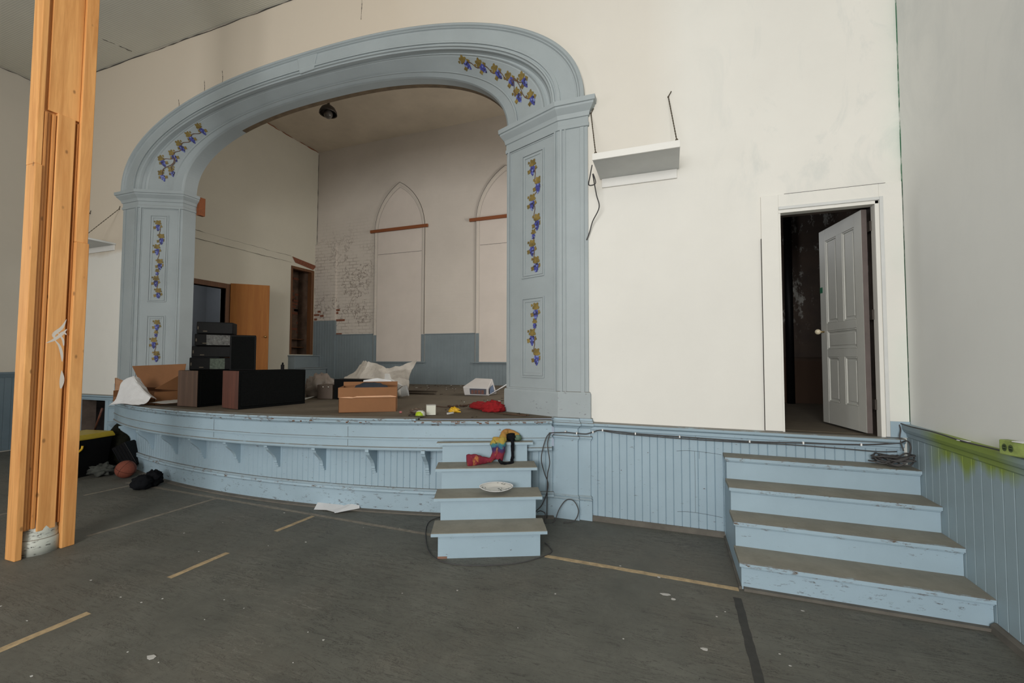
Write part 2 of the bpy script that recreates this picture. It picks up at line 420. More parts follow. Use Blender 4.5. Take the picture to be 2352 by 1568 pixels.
# beadboard: a sheet of narrow tongue-and-groove boards between two plan points
def beadboard(mb, path, z0, z1, pitch=.075, depth=.007, gw=.010, m=0, zt=None):
    pts = []; carry = 0
    P = [Vector(p) for p in path]; out = []
    L = [0]
    for a, b in zip(P, P[1:]): L.append(L[-1] + (b - a).length)
    def at(s):
        for i in range(len(P) - 1):
            if s <= L[i + 1] or i == len(P) - 2:
                d = (P[i + 1] - P[i]).normalized(); return P[i] + d * (s - L[i]), Vector((d.y, -d.x))
    s = 0
    while s < L[-1]:
        e = min(s + pitch, L[-1])
        for q, o in ((s, 0), (max(s, e - gw), 0), (e - gw * .5, -depth), ) if e - s > gw * 1.5 else ((s, 0),):
            p, n = at(q); out.append((p + n * o))
        s = e
    p, n = at(L[-1]); out.append(p)
    vs = [(p.x, p.y, z0) for p in out] + [(p.x, p.y, z1 + (zt(p.x) if zt else 0)) for p in out]; k = len(out)
    mb.add(vs, [(i, i + 1, k + i + 1, k + i) for i in range(k - 1)], m)

CAP = [(0, 0), (.012, 0), (.014, .018), (.028, .024), (.030, .052), (.055, .070), (.058, .092), (.045, .10), (0, .10)]
# wainscot along the front wall, right of the arch
w = MB(); beadboard(w, [(-.80, -.022), (1.865, -.022)], .03, .94)
w.sweep([(-.80, -.001), (1.86, -.001)], [(o + .02, z + .925) for o, z in CAP[:-1]] + [(0, 1.025), (0, .925)])
w.sweep([(-.80, -.001), (.47, -.001)], [(0, 0), (.05, 0), (.045, .035), (.03, .05), (0, .05)], 1)
w.build('trim_1', [M['blue_chip'], M['base_grey']], kind=ST)
# wainscot along the right wall with a splash of yellow-green spray paint
t = NT('blue_paint_with_green_spray'); x, y, z = t.xyz()
c = (.30, .39, .44, 1)
col = t.mix(t.ramp(t.noise(1.3, 8, .65), .3, .7), dk(c, .9), dk(c, 1.05))
yy = t.math('MULTIPLY', t.ramp(y, -.30, -.55), t.ramp(y, -1.42, -1.15))
low = t.math('ADD', t.ramp(t.noise(3.2, 4, .6, t.pos((1, 1, .12))), .3, .7, .82, 1.06), 0)
zz = t.ramp(t.math('SUBTRACT', z, low), -.03, .06)
col = t.mix(t.math('MULTIPLY', t.math('MULTIPLY', yy, zz), .92), col, (.235, .315, .022, 1))
M['blue_green'] = t.out(col, .55)
w = MB(); beadboard(w, [(XR - .02, 0), (XR - .02, YR + .02)], .02, 1.05, .095)
w.sweep([(XR, 0), (XR, YR + .02)], [(.02, 1.03), (.03, 1.04), (.034, 1.07), (.05, 1.08), (.062, 1.105), (.064, 1.135), (.05, 1.145), (0, 1.145), (0, 1.03)])
w.sweep([(XR, -1.03), (XR, YR + .02)], [(0, 0), (.055, 0), (.05, .04), (.03, .055), (0, .055)], 1)
w.build('trim_2', [M['blue_green'], M['base_grey']], kind=ST)
# wainscot on the left part of the front wall and along the left wall
w = MB()
beadboard(w, [(XL, -.02), (HX0 - .10, -.02)], .02, .98)
w.box(HX0 - .10, HX0, -.03, -.001, .0, .98); w.box(HX1, HX1 + .09, -.03, -.001, .0, .98)
w.box(HX1 + .09, -8.93, -.02, -.001, 0, .98)
w.box(HX0, HX1, -.03, -.001, .0, HZ0)
w.sweep([(XL, -.001), (-8.86, -.001)], [(o + .02, z + .955) for o, z in CAP[:-1]] + [(0, 1.055), (0, .955)])
w.build('trim_3', M['blue'], kind=ST)
w = MB(); beadboard(w, [(XL + .02, YR + .02), (XL + .02, 0)], .02, 1.36, .095)
w.sweep([(XL, YR + .02), (XL, 0)], [(0, 1.33), (.03, 1.33), (.06, 1.40), (.06, 1.43), (0, 1.43)])
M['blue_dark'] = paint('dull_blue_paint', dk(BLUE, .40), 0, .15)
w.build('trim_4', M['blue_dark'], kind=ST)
# dark space seen through the low hatch
w = MB(); w.box(-10.4, -8.6, .9, 1.0, 0, 1.0); w.box(-10.4, -10.3, .2, 1.0, 0, 1.0); w.box(-8.7, -8.6, .2, 1.0, 0, 1.0)
w.build('wall_crawlspace', M['darkroom'], kind=ST)
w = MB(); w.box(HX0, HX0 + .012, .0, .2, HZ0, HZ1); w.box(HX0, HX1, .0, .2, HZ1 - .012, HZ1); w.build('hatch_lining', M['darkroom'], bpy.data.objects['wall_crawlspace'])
props(MB().box(-9.62, -9.54, .30, .38, 0, .94).build('wall_stud', M['brown_wood']),
      'rough brown timber stud inside the low dark hatch beside the stage', 'stud')

# ------------------------------------------------------------------ stage room
SX, SY, SZ = -9.3, 4.8, 7.52
D2 = (1.40, 2.17, 3.24)     # wooden door opening in the left stage wall (y0, y1, top)
NI = (3.93, 4.70, 1.79, 4.12)
w = MB()
for (y0, y1, z0, z1) in [(.2, D2[0], .5, SZ), (D2[0], D2[1], D2[2], SZ), (D2[1], NI[0], .5, SZ), (NI[0], NI[1], .5, NI[2]), (NI[0], NI[1], NI[3], SZ), (NI[1], SY, .5, SZ)]:
    w.box(SX - .15, SX, y0, y1, z0, z1)
w.box(SX, SX + .012, .3, 3.93, 4.20, 4.36)
w.build('wall_stage_left', M['stage_wall'], kind=ST)
rng = random.Random(2)
def crack(name, pts, r, mat, parent):
    P = smooth_path(pts, 14); s = MB(); s.tube([p + Vector((0, 0, rng.uniform(-.008, .008))) for p in P], [r * rng.uniform(.15, 1.1) for p in P], 5); return s.build(name, mat, parent)
wsl = bpy.data.objects['wall_stage_left']; wce = bpy.data.objects['ceiling']; wfr = bpy.data.objects['wall_front']
crack('crack', [(-11.2, -.006, ZC - .012), (-9.0, -.006, ZC - .012), (-7.0, -.006, ZC - .015), (-4.6, -.006, ZC - .012)], .007, M['gap'], wce)
crack('crack', [(XL + .008, -3.2, ZC - .012), (XL + .008, -1.5, ZC - .012), (XL + .008, -.05, ZC - .012)], .007, M['gap'], wce)
crack('crack', [(-9.0, -.9, ZC - .002), (-8.75, -.5, ZC - .002), (-8.6, -.12, ZC - .002)], .006, M['gap'], wce)
for cx_, z0, z1 in ((-7.55, 5.76, 5.95), (-6.95, 5.90, 6.12), (-6.55, 5.96, 6.2), (-3.9, 6.3, 6.75)):
    crack('crack', [(cx_, -.002, z0), (cx_ + .01, -.002, (z0 + z1) / 2), (cx_ - .005, -.002, z1)], .004, M['gap'], wfr)
crack('crack', [(SX + .012, .4, 4.37), (SX + .012, 2.2, 4.36), (SX + .012, 3.92, 4.36)], .0045, M['gap'], wsl)
crack('crack', [(SX + .012, .4, 4.20), (SX + .012, 2.2, 4.19), (SX + .012, 3.92, 4.20)], .004, M['gap'], wsl)
crack('crack', [(SX + .004, 2.6, SZ - .01), (SX + .004, 3.6, SZ - .02), (SX + .004, 4.78, SZ - .015)], .014, M['batten'], wsl)
crack('crack', [(SX + .006, 4.79, 4.3), (SX + .006, 4.79, 5.6), (SX + .006, 4.79, 7.45)], .006, M['gap'], wsl)
WPX = [-6.56, -3.61, -.66]
AW, ASP, AAP = .765, 5.0, 6.28
def gothic(cx, hw, z0, zsp, zap, n=10):
    """pointed arch outline, counter-clockwise from bottom left"""
    r = (hw * hw + (zap - zsp) ** 2) / (2 * hw); pts = [(cx - hw, z0)]
    a1 = math.atan2(zap - zsp, r - hw)
    for i in range(n + 1):
        a = a1 * i / n; pts.append((cx - hw + r - r * math.cos(a), zsp + r * math.sin(a)))
    for i in range(n - 1, -1, -1):
        a = a1 * i / n; pts.append((cx + hw - r + r * math.cos(a), zsp + r * math.sin(a)))
    pts.append((cx + hw, z0)); return pts
w = MB(); w.box(SX - .15, .6, SY, SY + .2, .5, SZ + .3)
w.box(SX, -8.58, SY - .06, SY, 1.0, 4.86)                       # shallow chimney pier in the corner
w.build('wall_stage_back', M['stage_back'], kind=ST)
w = MB()
for (x, y0, z, l) in [(-9.12, SY - .062, 2.95, .10), (-9.22, SY - .062, 2.86, .22), (-9.02, SY - .062, 2.83, .12), (-9.24, SY - .062, 2.74, .10), (-8.54, SY - .002, 2.98, .16), (-8.56, SY - .002, 2.90, .10),
                      (-8.44, SY - .002, 2.70, .30), (-8.48, SY - .002, 2.32, .20)]:
    w.box(x - l / 2, x + l / 2, y0 - .004, y0 + .002, z, z + .055)
w.build('brick_patch', M['brick'], bpy.data.objects['wall_stage_back'])
MB().box(SX - .15, .6, .18, SY + .2, SZ, SZ + .1).build('ceiling_stage', M['stage_ceiling'], kind=ST)
MB().box(.15, .28, .2, SY, .5, SZ).build('wall_stage_right', M['stage_wall'], kind=ST)
# stage side of the front wall above the hall ceiling line and the floor of the stage
w = MB(); xs = [SX + .0 + i * (.15 - SX) / 40 for i in range(41)]
w.add([(x, .2, zs(x) - .0) for x in xs] + [(x, SY, zs(x, SY)) for x in xs], [(i, i + 1, 42 + i, 41 + i) for i in range(40)])
def arcy(x, ym, Rr): return ym + Rr - math.sqrt(Rr * Rr - (x + 4.9) ** 2)
ax = [-8.62 + i * (-1.18 + 8.62) / 60 for i in range(61)]
w.add([(x, arcy(x, -.90, 9.4), zs(x) - .002) for x in ax] + [(x, .2, zs(x)) for x in ax], [(i, i + 1, 62 + i, 61 + i) for i in range(60)])
w.build('floor_stage', M['dust'], kind=ST)
# dado of narrow blue boards round the windows of the stage back wall
w = MB()
def dado(x0, x1, z1):
    beadboard(w, [(x0, SY - .02), (x1, SY - .02)], .98, z1, .09, .005)
    w.sweep([(x0, SY), (x1, SY)], [(0, z1), (.02, z1), (.03, z1 + .015), (.03, z1 + .03), (0, z1 + .03)])
w2 = MB()
dado(-8.58, WPX[0] - AW - .02, 2.31); dado(WPX[0] + AW + .02, WPX[1] - AW - .02, 2.28); dado(WPX[1] + AW + .02, -.6, 2.28)
beadboard(w, [(SX, SY - .075), (-8.575, SY - .075)], 1.0, 2.72, .09, .005); w.box(-8.58, -8.57, SY - .075, SY, 1.0, 2.72)
for c in WPX: beadboard(w, [(c - AW - .02, SY - .02), (c + AW + .02, SY - .02)], .98, 1.60, .09, .005)
w.build('trim_5', M['blue_old'], kind=ST)
# boarded-up pointed windows
for i, c in enumerate(WPX[:2]):
    out = gothic(c, AW, 1.6, ASP, AAP); inn = gothic(c, AW - .085, 1.6, ASP, AAP - .13)
    bd = MB(); bd.prism([(x, SY - .012, z) for x, z in inn], (0, .008, 0))
    o = bd.build('window_%d' % (i + 1), M['board_cream'], kind=ST)
    fr = MB(); k = len(out)
    for (p, q, y0, y1) in ((out, gothic(c, AW - .045, 1.6, ASP, AAP - .07), SY - .030, SY), (gothic(c, AW - .045, 1.6, ASP, AAP - .07), inn, SY - .018, SY)):
        for j in range(k - 1):
            m = 1 if max(p[j][1], p[j + 1][1]) <= 2.31 else 0
            zlo = lambda pt, zz: (pt[0], zz)
            segs = [(p[j], p[j + 1], q[j], q[j + 1], 0)]
            if j == 0 or j == k - 2:
                lo, hi = (0, 1) if j == 0 else (1, 0)
                pm = (p[j][0], 2.30); qm = (q[j][0], 2.30)
                segs = [(p[j], pm, q[j], qm, 1 if j == 0 else 0), (pm, p[j + 1], qm, q[j + 1], 0 if j == 0 else 1)]
            for A, B, Cq, Dq, mm in segs:
                fr.prism([(A[0], y0, A[1]), (B[0], y0, B[1]), (Dq[0], y0, Dq[1]), (Cq[0], y0, Cq[1])], (0, y1 - y0, 0), mm)
    fr.build('window_frame', [M['stage_back'], M['blue_old']], o)
    P = [Vector((x, SY - .031, z)) for x, z in out]
    cg = MB(); cg.tube([P[0] + Vector((0, 0, .71))] + P[1:-1] + [P[-1] + Vector((0, 0, .71))], [.0035 + .004 * (k_ / len(P)) for k_ in range(len(P))], 5); cg.build('casing_gap', M['gap'], o)
    P = [Vector((x, SY - .013, z)) for x, z in inn]
    cg = MB(); cg.tube(P, [.002 + .0035 * (k_ / len(P)) for k_ in range(len(P))], 5); cg.build('panel_gap', M['gap'], o)
    sl = MB(); sl.box(c - AW - .07, c + AW + .07, SY - .075, SY, 1.585, 1.615); sl.build('window_sill', M['blue_old'], o)
    jn = MB(); jn.box(c - AW + .1, c + AW - .1, SY - .0135, SY - .010, 4.42, 4.428); jn.build('board_joint', M['gap'], o)
    b = MB(); bx0, bx1 = (c - .885, c + .86) if i == 0 else (c - .93, c + .86)
    b.box(bx0, bx1, SY - .075, SY - .031, 5.01, 5.085)
    props(b.build('batten', M['batten'], bevel=.004),
          ['rust brown batten nailed across the whole pointed window', 'rust brown batten on the pointed window half hidden by the right column'][i], 'batten')

# wooden door in the left stage wall
d = MB(); y0, y1, zt = D2
d.box(SX - .15, SX + .025, y0 - .05, y0, 1.0, zt + .11); d.box(SX - .15, SX + .025, y1, y1 + .11, 1.0, zt + .11); d.box(SX - .15, SX + .025, y0, y1, zt, zt + .11)
o = d.build('door_2', M['brown_wood'], kind=ST, bevel=.006)
hx, hy, wl, an = SX + .03, y1 + .10, .77, R(43)
mat = rotz(an); lc = Vector((hx, hy, 0)) + mat @ Vector((wl / 2, -.0, 0))
lf = MB(); lf.obox((lc.x, lc.y, (1.02 + 3.37) / 2), (wl, .04, 3.37 - 1.02), mat); lf.build('door_leaf', M['door_wood'], o, bevel=.004)
kp = Vector((hx, hy, 2.18)) + mat @ Vector((wl - .06, -.02, 0)); kd = mat @ Vector((0, -1, 0))
kb = MB(); kb.tube([kp, kp + kd * .03], .012); kb.ball(kp + kd * .05, (.026, .026, .026)); kb.lathe(kp, [(.001, .0), (.03, .0), (.03, .006), (.001, .006)], 16, 0, Matrix.Rotation(R(90), 3, 'X')); kb.build('door_knob', M['brass'], bpy.data.objects['door_leaf'])
w = MB(); w.box(SX - 1.9, SX - 1.8, .2, 4.2, .9, 4.2); w.box(SX - 1.9, SX - .15, .2, 4.2, .9, 1.0); w.box(SX - 1.9, SX - .15, .2, .3, .9, 4.2); w.box(SX - 1.9, SX - .15, 3.0, 3.1, .9, 4.2); w.box(SX - 1.9, SX - .15, .2, 3.1, 4.1, 4.2)
w.build('wall_side_room', M['greywall'], kind=ST)
# narrow doorway up to a brick passage, with blue steps below it
w = MB(); w.box(SX - .65, SX - .55, 3.6, 5.0, 1.5, 4.4, 0)
for k in range(60):
    yy = random.uniform(3.7, 4.7); zz = 2.3 + .088 * random.randint(0, 20)
    w.box(SX - .552, SX - .54, yy, yy + .19, zz, zz + .06, 1)
w.box(SX - .65, SX - .15, 3.85, 3.93, 1.5, 4.4, 0); w.box(SX - .65, SX - .15, 4.70, 4.78, 1.5, 4.4, 0); w.box(SX - .65, SX - .15, 3.85, 4.78, 4.12, 4.2, 0); w.box(SX - .65, SX - .15, 3.85, 4.78, 1.7, 1.79, 0)
for z in (1.98, 2.2): w.box(SX - .5, SX - .3, 3.93, 4.7, z, z + .02, 2)
M['passage'] = plain('brown_passage_wall', (.12, .075, .05, 1), .9, var=.5, scale=4)
w.build('wall_passage', [M['passage'], M['brick'], M['brown_wood']], kind=ST)
d = MB(); d.box(SX - .12, SX + .02, NI[1] - .09, NI[1], NI[2], NI[3] - .02); d.box(SX - .12, SX + .02, NI[0], NI[0] + .05, NI[2], NI[3] - .02); d.box(SX - .12, SX + .015, NI[0], NI[1], NI[3] - .07, NI[3])
o = d.build('door_3', M['brown_wood'], kind=ST, bevel=.005)
e = MB(); e.prism([(SX + .014, 3.95, 4.36), (SX + .014, 4.78, 4.27), (SX + .014, 4.66, 4.14), (SX + .014, 4.05, 4.22)], (.004, 0, 0)); e.build('broken_plaster', M['brick'], o)
sp = thing('wooden_steps', 'small blue wooden steps below the narrow brick passage on the stage', 'steps', (SX + .3, 4.3, 1.03))
s = MB(); s.box(SX, SX + .22, 3.90, 4.72, 1.03, 1.74); s.box(SX, SX + .25, 3.88, 4.74, 1.74, 1.77); s.build('top_step', M['blue_old'], sp, bevel=.005)
s = MB(); s.box(SX + .22, SX + .5, 3.95, 4.70, 1.03, 1.40); s.box(SX + .22, SX + .53, 3.93, 4.72, 1.40, 1.44); s.build('bottom_step', M['blue_old'], sp, bevel=.005)
s = MB(); s.prism([(SX + .25, 4.74, 1.77), (SX + .75, 4.74, 1.06), (SX + .83, 4.74, 1.06), (SX + .25, 4.74, 1.86)], (0, .025, 0)); s.build('side_board', M['blue_old'], sp)

# pendant lamp above the stage
pl = thing('pendant_lamp', 'small dark metal pendant lamp hanging under the stage ceiling', 'lamp', (-6.33, 2.0, 6.5))
s = MB(); s.tube([(-6.335, 2, SZ), (-6.335, 2, 6.72)], .012); s.lathe((-6.335, 2, SZ - .04), [(.0, 0), (.06, .0), (.06, .04)], 20); s.build('cord', M['metal_dark'], pl)
s = MB(); s.lathe((-6.335, 2, 6.47), [(.15, .09), (.168, .075), (.160, .12), (.125, .19), (.07, .235), (.03, .25), (.025, .30), (.0, .30)], 28); s.build('lamp_shade', M['metal_dark'], pl, solid=.004)
t = NT('smoky_bulb_glass'); M['glass'] = t.out((.10, .09, .08, 1), .06)
s = MB(); s.ball((-6.335, 2, 6.54), (.085, .085, .09)); s.build('bulb', M['glass'], pl)

# ------------------------------------------------------------------ proscenium arch
PR = thing('proscenium_arch', 'pale blue panelled stage arch painted with grape vines', 'stage arch', (CX, 0, 1.03))
# stations across the arch: (u, y) with u 0 outer edge, 1 kink, 2 inner edge
def ab(u):
    k = [(4.0, 1.50), (3.62, 1.22), (2.97, 1.115)]
    i = min(int(max(u, 0)), 1); f = u - i
    return k[i][0] * (1 - f) + k[i + 1][0] * f, k[i][1] * (1 - f) + k[i + 1][1] * f
def asurf(t, u, y):
    a, b = ab(u); x, z = arch(t, a, b); return Vector((x, y, z))
def band(st, name, m, parent=PR):
    mb = MB(); k = len(st)
    vs = [asurf(t, u, y) for t in TS for u, y in st]
    mb.add(vs, [(i * k + j, (i + 1) * k + j, (i + 1) * k + j + 1, i * k + j + 1) for i in range(len(TS) - 1) for j in range(k - 1)])
    return mb.build(name, m, parent, fixn=False)
face = band([(0, .02), (0, -.075), (.05, -.085), (.10, -.08), (.14, -.062), (.17, -.062), (.20, -.045), (.25, -.040), (.70, -.040), (.705, -.052), (.75, -.055), (.80, -.052), (.805, -.034), (.86, -.034), (.88, -.048), (.93, -.050), (.95, -.03), (1.0, -.02)], 'arch_face', M['arch'])
sy = lambda u: .30 * (u - 1)
splay = band([(1.0, -.02), (1.02, .02), (1.05, .045), (1.10, .05), (1.14, .035), (1.17, .055), (1.20, sy(1.2)), (1.74, sy(1.74)), (1.745, sy(1.74) - .02), (1.78, sy(1.78) - .024), (1.79, sy(1.79) - .012), (1.96, sy(1.96) - .012), (1.965, sy(1.96) - .02), (1.99, sy(2) - .012), (2.0, .30)], 'arch_splay', M['arch'])
band([(2.0, .30), (2.0, .43)], 'arch_soffit', M['arch'])
q = MB(); st_ = [(2.0, .43), (2.0, .51), (.6, .51), (.6, .2)]
vs = [asurf(t, u, y) for t in TS for u, y in st_]
for i in range(len(TS) - 1):
    for j in range(3):
        q.f.append((i * 4 + j, (i + 1) * 4 + j, (i + 1) * 4 + j + 1, i * 4 + j + 1)); q.m.append(1 if TS[i] > 2.15 and j == 0 else 0); q.sm.append(False)
q.v = [tuple(p) for p in vs]; q.build('arch_back', [plain('bare_olive_brown_board', (.125, .088, .052, 1), .85, var=.3), M['arch']], PR, fixn=False)
# small joint cover on the arch face left of the crown
q = MB(); tj = 1.56
for u0, u1 in ((.03, .98),):
    for (ta, tb, yy) in ((tj - .028, tj + .028, -.054),):
        g = [asurf(ta, u0 + .1, yy), asurf(tb, u0, yy), asurf(tb - .008, u1, yy), asurf(ta + .008, u1 - .03, yy)]
        q.prism(g, (0, .03, 0))
q.build('joint_cover', M['arch'], face, bevel=.01)
# columns: plan corners (outer wall edge, kink, deep corner, jamb end)
RC = dict(o=(-.82, -.02), k=(-1.15, -.02), d=(-1.885, .30), j=(-1.885, .52))
LC = dict(o=(-8.86, -.02), k=(-8.45, -.02), d=(-7.84, .30), j=(-7.84, .52))
SHAFT = {}
def colpath(c, right):
    p = [c['j'], c['d'], c['k'], c['o'], (c['o'][0], .1)]
    return p if right else p[::-1]
for right, c in ((True, RC), (False, LC)):
    sg = 1 if right else -1
    path = colpath(c, right); zb = zs(c['k'][0], .1)
    # shaft: plain faces behind, then raised stiles and mouldings
    s = MB(); s.sweep(path, [(0, zb), (.0, 4.42), (-.12, 4.42), (-.12, zb)])
    e = Vector((c['d'][0] - c['k'][0], c['d'][1] - c['k'][1])); W = e.length; e.normalize(); nn = Vector((-e.y, e.x)) if not right else Vector((e.y, -e.x))
    if nn.y > 0: nn = -nn
    K = Vector(c['k'])
    def P(sv, z, o=0): q = K + e * sv + nn * o; return Vector((q.x, q.y, z))
    def bar(mb, s0, s1, z0, z1, o0, o1):
        g = [P(s0, z0, o0), P(s1, z0, o0), P(s1, z1, o0), P(s0, z1, o0)]; mb.prism(g, tuple((nn * (o1 - o0)).to_3d()))
    def frame(mb, s0, s1, z0, z1, wv, o1):
        bar(mb, s0, s0 + wv, z0, z1, 0, o1); bar(mb, s1 - wv, s1, z0, z1, 0, o1); bar(mb, s0 + wv, s1 - wv, z1 - wv, z1, 0, o1); bar(mb, s0 + wv, s1 - wv, z0, z0 + wv, 0, o1)
    zpl = zb + .275
    frame(s, .03, W - .035, zpl, 4.26, .022, .016); frame(s, .058, W - .062, zpl + .0, 4.232, .012, .007)
    # pilaster edge mouldings on the wall face
    xo, xk = c['o'][0], c['k'][0]
    for f0, f1, th in ((.02, .045, .016), (.07, .085, .01)):
        xa, xb = xk + (xo - xk) * 0 + sg * f0, xk + sg * f1
        s.box(min(xa, xb), max(xa, xb), -.02 - th, -.01, zpl, 4.26)
    xa, xb = xo - sg * .04, xo - sg * .085
    s.box(min(xa, xb), max(xa, xb), -.032, -.01, zb + .1, 4.24)
    sh_ = s.build('column', M['arch'], PR, bevel=.003); SHAFT[right] = sh_
    p0, p1 = (.20, .545) if right else (.185, .475)
    lowz = 1.475 if right else 1.475
    for z0, z1 in ((2.64, 4.125), (lowz, 2.41)):
        f = MB(); frame(f, p0, p1, z0, z1, .018, .012); frame(f, p0 + .026, p1 - .026, z0 + .026, z1 - .026, .028, -.001 + .010)
        f.build('panel_moulding', M['arch'], sh_, bevel=.003)
    cpp = [(0, 4.24), (.014, 4.245), (.014, 4.285), (.006, 4.29), (.006, 4.35), (.018, 4.355), (.022, 4.375), (.03, 4.40), (.055, 4.43), (.075, 4.455), (.078, 4.475), (.092, 4.48), (.096, 4.53), (.0, 4.54), (-.1, 4.54), (-.1, 4.24)]
    s = MB(); s.sweep(path, cpp); s.build('capital', M['arch'], sh_)
    s = MB(); s.sweep(path, [(0, zb - .02), (.022, zb - .02), (.022, zb + .255), (.014, zb + .275), (0, zb + .28)]); s.build('plinth', M['arch_chip'], sh_)

# grape vines painted on the panels
def vine(clusters, frame_at, name, links, parent, mirror=1):
    """clusters: (p, q, scale, angle); frame_at(p, q) -> point, right, up, normal"""
    mb = MB()
    def put(cl, pts, m, lift):
        o, ex, ey, n = frame_at(cl[0], cl[1]); ca, sa = math.cos(cl[3]), math.sin(cl[3])
        mb.poly([o + (ex * (x * ca - y * sa) * mirror + ey * (x * sa + y * ca)) * cl[2] + n * lift for x, y in pts], m)
    def lobed(cx, cy, r, a0, lobes=5, deep=.35):
        pts = []
        for i in range(lobes * 6):
            a = 2 * math.pi * i / (lobes * 6); rr = r * (1 - deep * (.5 + .5 * math.cos(a * lobes)) ** 1.5 + random.uniform(-.05, .05))
            pts.append((cx + rr * math.cos(a + a0), cy + rr * math.sin(a + a0)))
        return pts
    def circ(cx, cy, r): return [(cx + r * math.cos(a * math.pi / 4), cy + r * math.sin(a * math.pi / 4)) for a in range(8)]
    for a, b in links:
        o0 = frame_at(clusters[a][0], clusters[a][1]); o1 = frame_at(clusters[b][0], clusters[b][1]); n = o0[3]
        d = o1[0] - o0[0]; sd = n.cross(d).normalized(); k = 8; L = []
        for i in range(k + 1):
            f = i / k; L.append(o0[0] + d * f + sd * (.10 * d.length * math.sin(f * 2 * math.pi)) + n * .0024)
        for u, v in zip(L, L[1:]): mb.poly([u - sd * .0055, v - sd * .0055, v + sd * .0055, u + sd * .0055], 2)
    for cl in clusters:
        small = cl[2] < .75
        put(cl, lobed(.005, .055, .055, .3), 0, .003)
        if not small:
            put(cl, lobed(-.055, .075, .017, .9, 3, .2), 0, .0032); put(cl, lobed(-.05, -.035, .030, .2, 4), 0, .0032); put(cl, lobed(.048, -.01, .028, .5, 4), 0, .0032)
        rows = [(3, .008), (4, -.012), (3, -.032), (3, -.05), (2, -.068), (1, -.084)]
        for cnt, yy in rows[:(4 if small else 6)]:
            for i in range(cnt):
                xx = (i - (cnt - 1) / 2) * .019 + random.uniform(-.002, .002)
                put(cl, circ(xx + .004, yy, .0125), random.choice([1, 1, 1, 3, 4]), .0042 + random.uniform(0, .0006))
    return mb.build(name, [M['leaf'], M['grape'], M['stem'], M['grape_dk'], M['grape_lt']], parent, fixn=False)
def panel_frame(c, lift):
    e = Vector((c['d'][0] - c['k'][0], c['d'][1] - c['k'][1])); e.normalize(); K = Vector(c['k'])
    def fa(s, z):
        q = K + e * s; n = Vector((e.y, -e.x, 0)); n = n if n.y < 0 else -n
        ex = Vector((e.x, e.y, 0)); ex = ex if ex.x > 0 else -ex
        return Vector((q.x, q.y, z)) + n * lift, ex, Vector((0, 0, 1)), n
    return fa
ups = [(0.293, 3.939, 1), (0.211, 3.708, 1), (0.30, 3.525, 1), (0.225, 3.276, 1), (0.279, 3.134, .7), (0.299, 2.984, 1), (0.238, 2.779, 1)]
los = [(0.245, 2.239, 1), (0.258, 2.089, .7), (0.299, 1.939, 1), (0.231, 1.712, 1)]
chain = lambda n: [(i, i + 1) for i in range(n - 1)]
for c, of, sc in ((RC, .085, 1), (LC, None, 1)):
    f = panel_frame(c, .003)
    for src in (ups, los):
        if of is not None: cl = [(s + of, z, k, 0) for s, z, k in src]
        else: cl = [(.335 - (s - .26) * .72, z, k * .95, 0) for s, z, k in src]
        vine(cl, f, 'painted_vine', chain(len(cl)), SHAFT[c is RC])
def arch_frame(t, u):
    o = asurf(t, u, sy(u)); du = asurf(t, u + .02, sy(u + .02)) - o; dt = asurf(t + .01, u, sy(u)) - o
    n = du.cross(dt).normalized(); n = -n if n.y > 0 else n
    upv = Vector((0, 0, 1)); upv = (upv - n * upv.dot(n)).normalized(); return o + n * .003, (upv.cross(n)).normalized(), upv, n
AR = [(0.797, 1.40), (0.685, 1.42), (0.555, 1.45), (0.424, 1.46), (0.343, 1.30), (0.25, 1.58), (0.157, 1.36)]
AL = [(2.289, 1.44), (2.413, 1.46), (2.544, 1.46), (2.68, 1.48), (2.767, 1.32), (2.898, 1.66), (2.954, 1.46)]
lk = [(0, 1), (1, 2), (2, 3), (3, 4), (3, 5), (3, 6)]
vine([(t, u, 1.0, .35) for t, u in AR], arch_frame, 'painted_vine', lk, splay)
vine([(t, u, 1.0, -.35) for t, u in AL], arch_frame, 'painted_vine', lk, splay, -1)

# wooden block fixed to the left jamb
props(MB().box(-7.838, -7.765, .523, .63, 4.21, 4.53).build('wooden_block', M['batten'], bevel=.005), 'rust brown wooden block fixed to the left column by its capital', 'block')

# ------------------------------------------------------------------ stage front (curved apron)
AP = thing('stage_front', 'curved pale blue stage front of narrow boards and brackets', 'stage front', (-4.9, -.5, 0))
def arcpath(ym, Rr, x0, x1, n=60): return [(x0 + (x1 - x0) * i / n, arcy(x0 + (x1 - x0) * i / n, ym, Rr)) for i in range(n + 1)]
zt = lambda x: zs(x) - 1.03
top = arcpath(-.93, 9.4, -8.62, -1.19)
s = MB(); s.sweep([(-8.62, 0)] + top, [(-.25, .70), (0, .70), (0, .965), (-.25, .965)], zf=zt)
s.sweep([(-8.62, 0)] + top, [(0, .80), (.010, .803), (.012, .826), (0, .83)], zf=zt)
s.sweep([(-8.62, 0)] + top, [(-.02, .685), (.006, .69), (.014, .70), (.016, .722), (.004, .73), (-.02, .73)], zf=zt)
FA = s.build('fascia', M['blue_chip'], AP)
s = MB(); s.sweep([(-8.62, 0)] + top, [(-.06, .958), (.006, .96), (.016, .975), (.036, .985), (.040, 1.008), (.03, 1.016), (-.06, 1.016)], zf=zt)
s.build('edge_moulding', M['blue_edge'], AP)
lip = [p for p in top if p[0] < -2.50]
s = MB(); s.sweep([(-8.62, 0)] + lip, [(-.10, 1.010), (.045, 1.012), (.052, 1.024), (.045, 1.036), (-.10, 1.038)], zf=zt); s.build('edge_strip', M['blue_edge'], AP)
for xa in (-5.22, -3.32):
    y = arcy(xa, -.93, 9.4); s = MB(); s.box(xa - .0015, xa + .0015, y - .0015, y + .01, .735, .95); s.build('fascia_joint', M['gap'], FA)
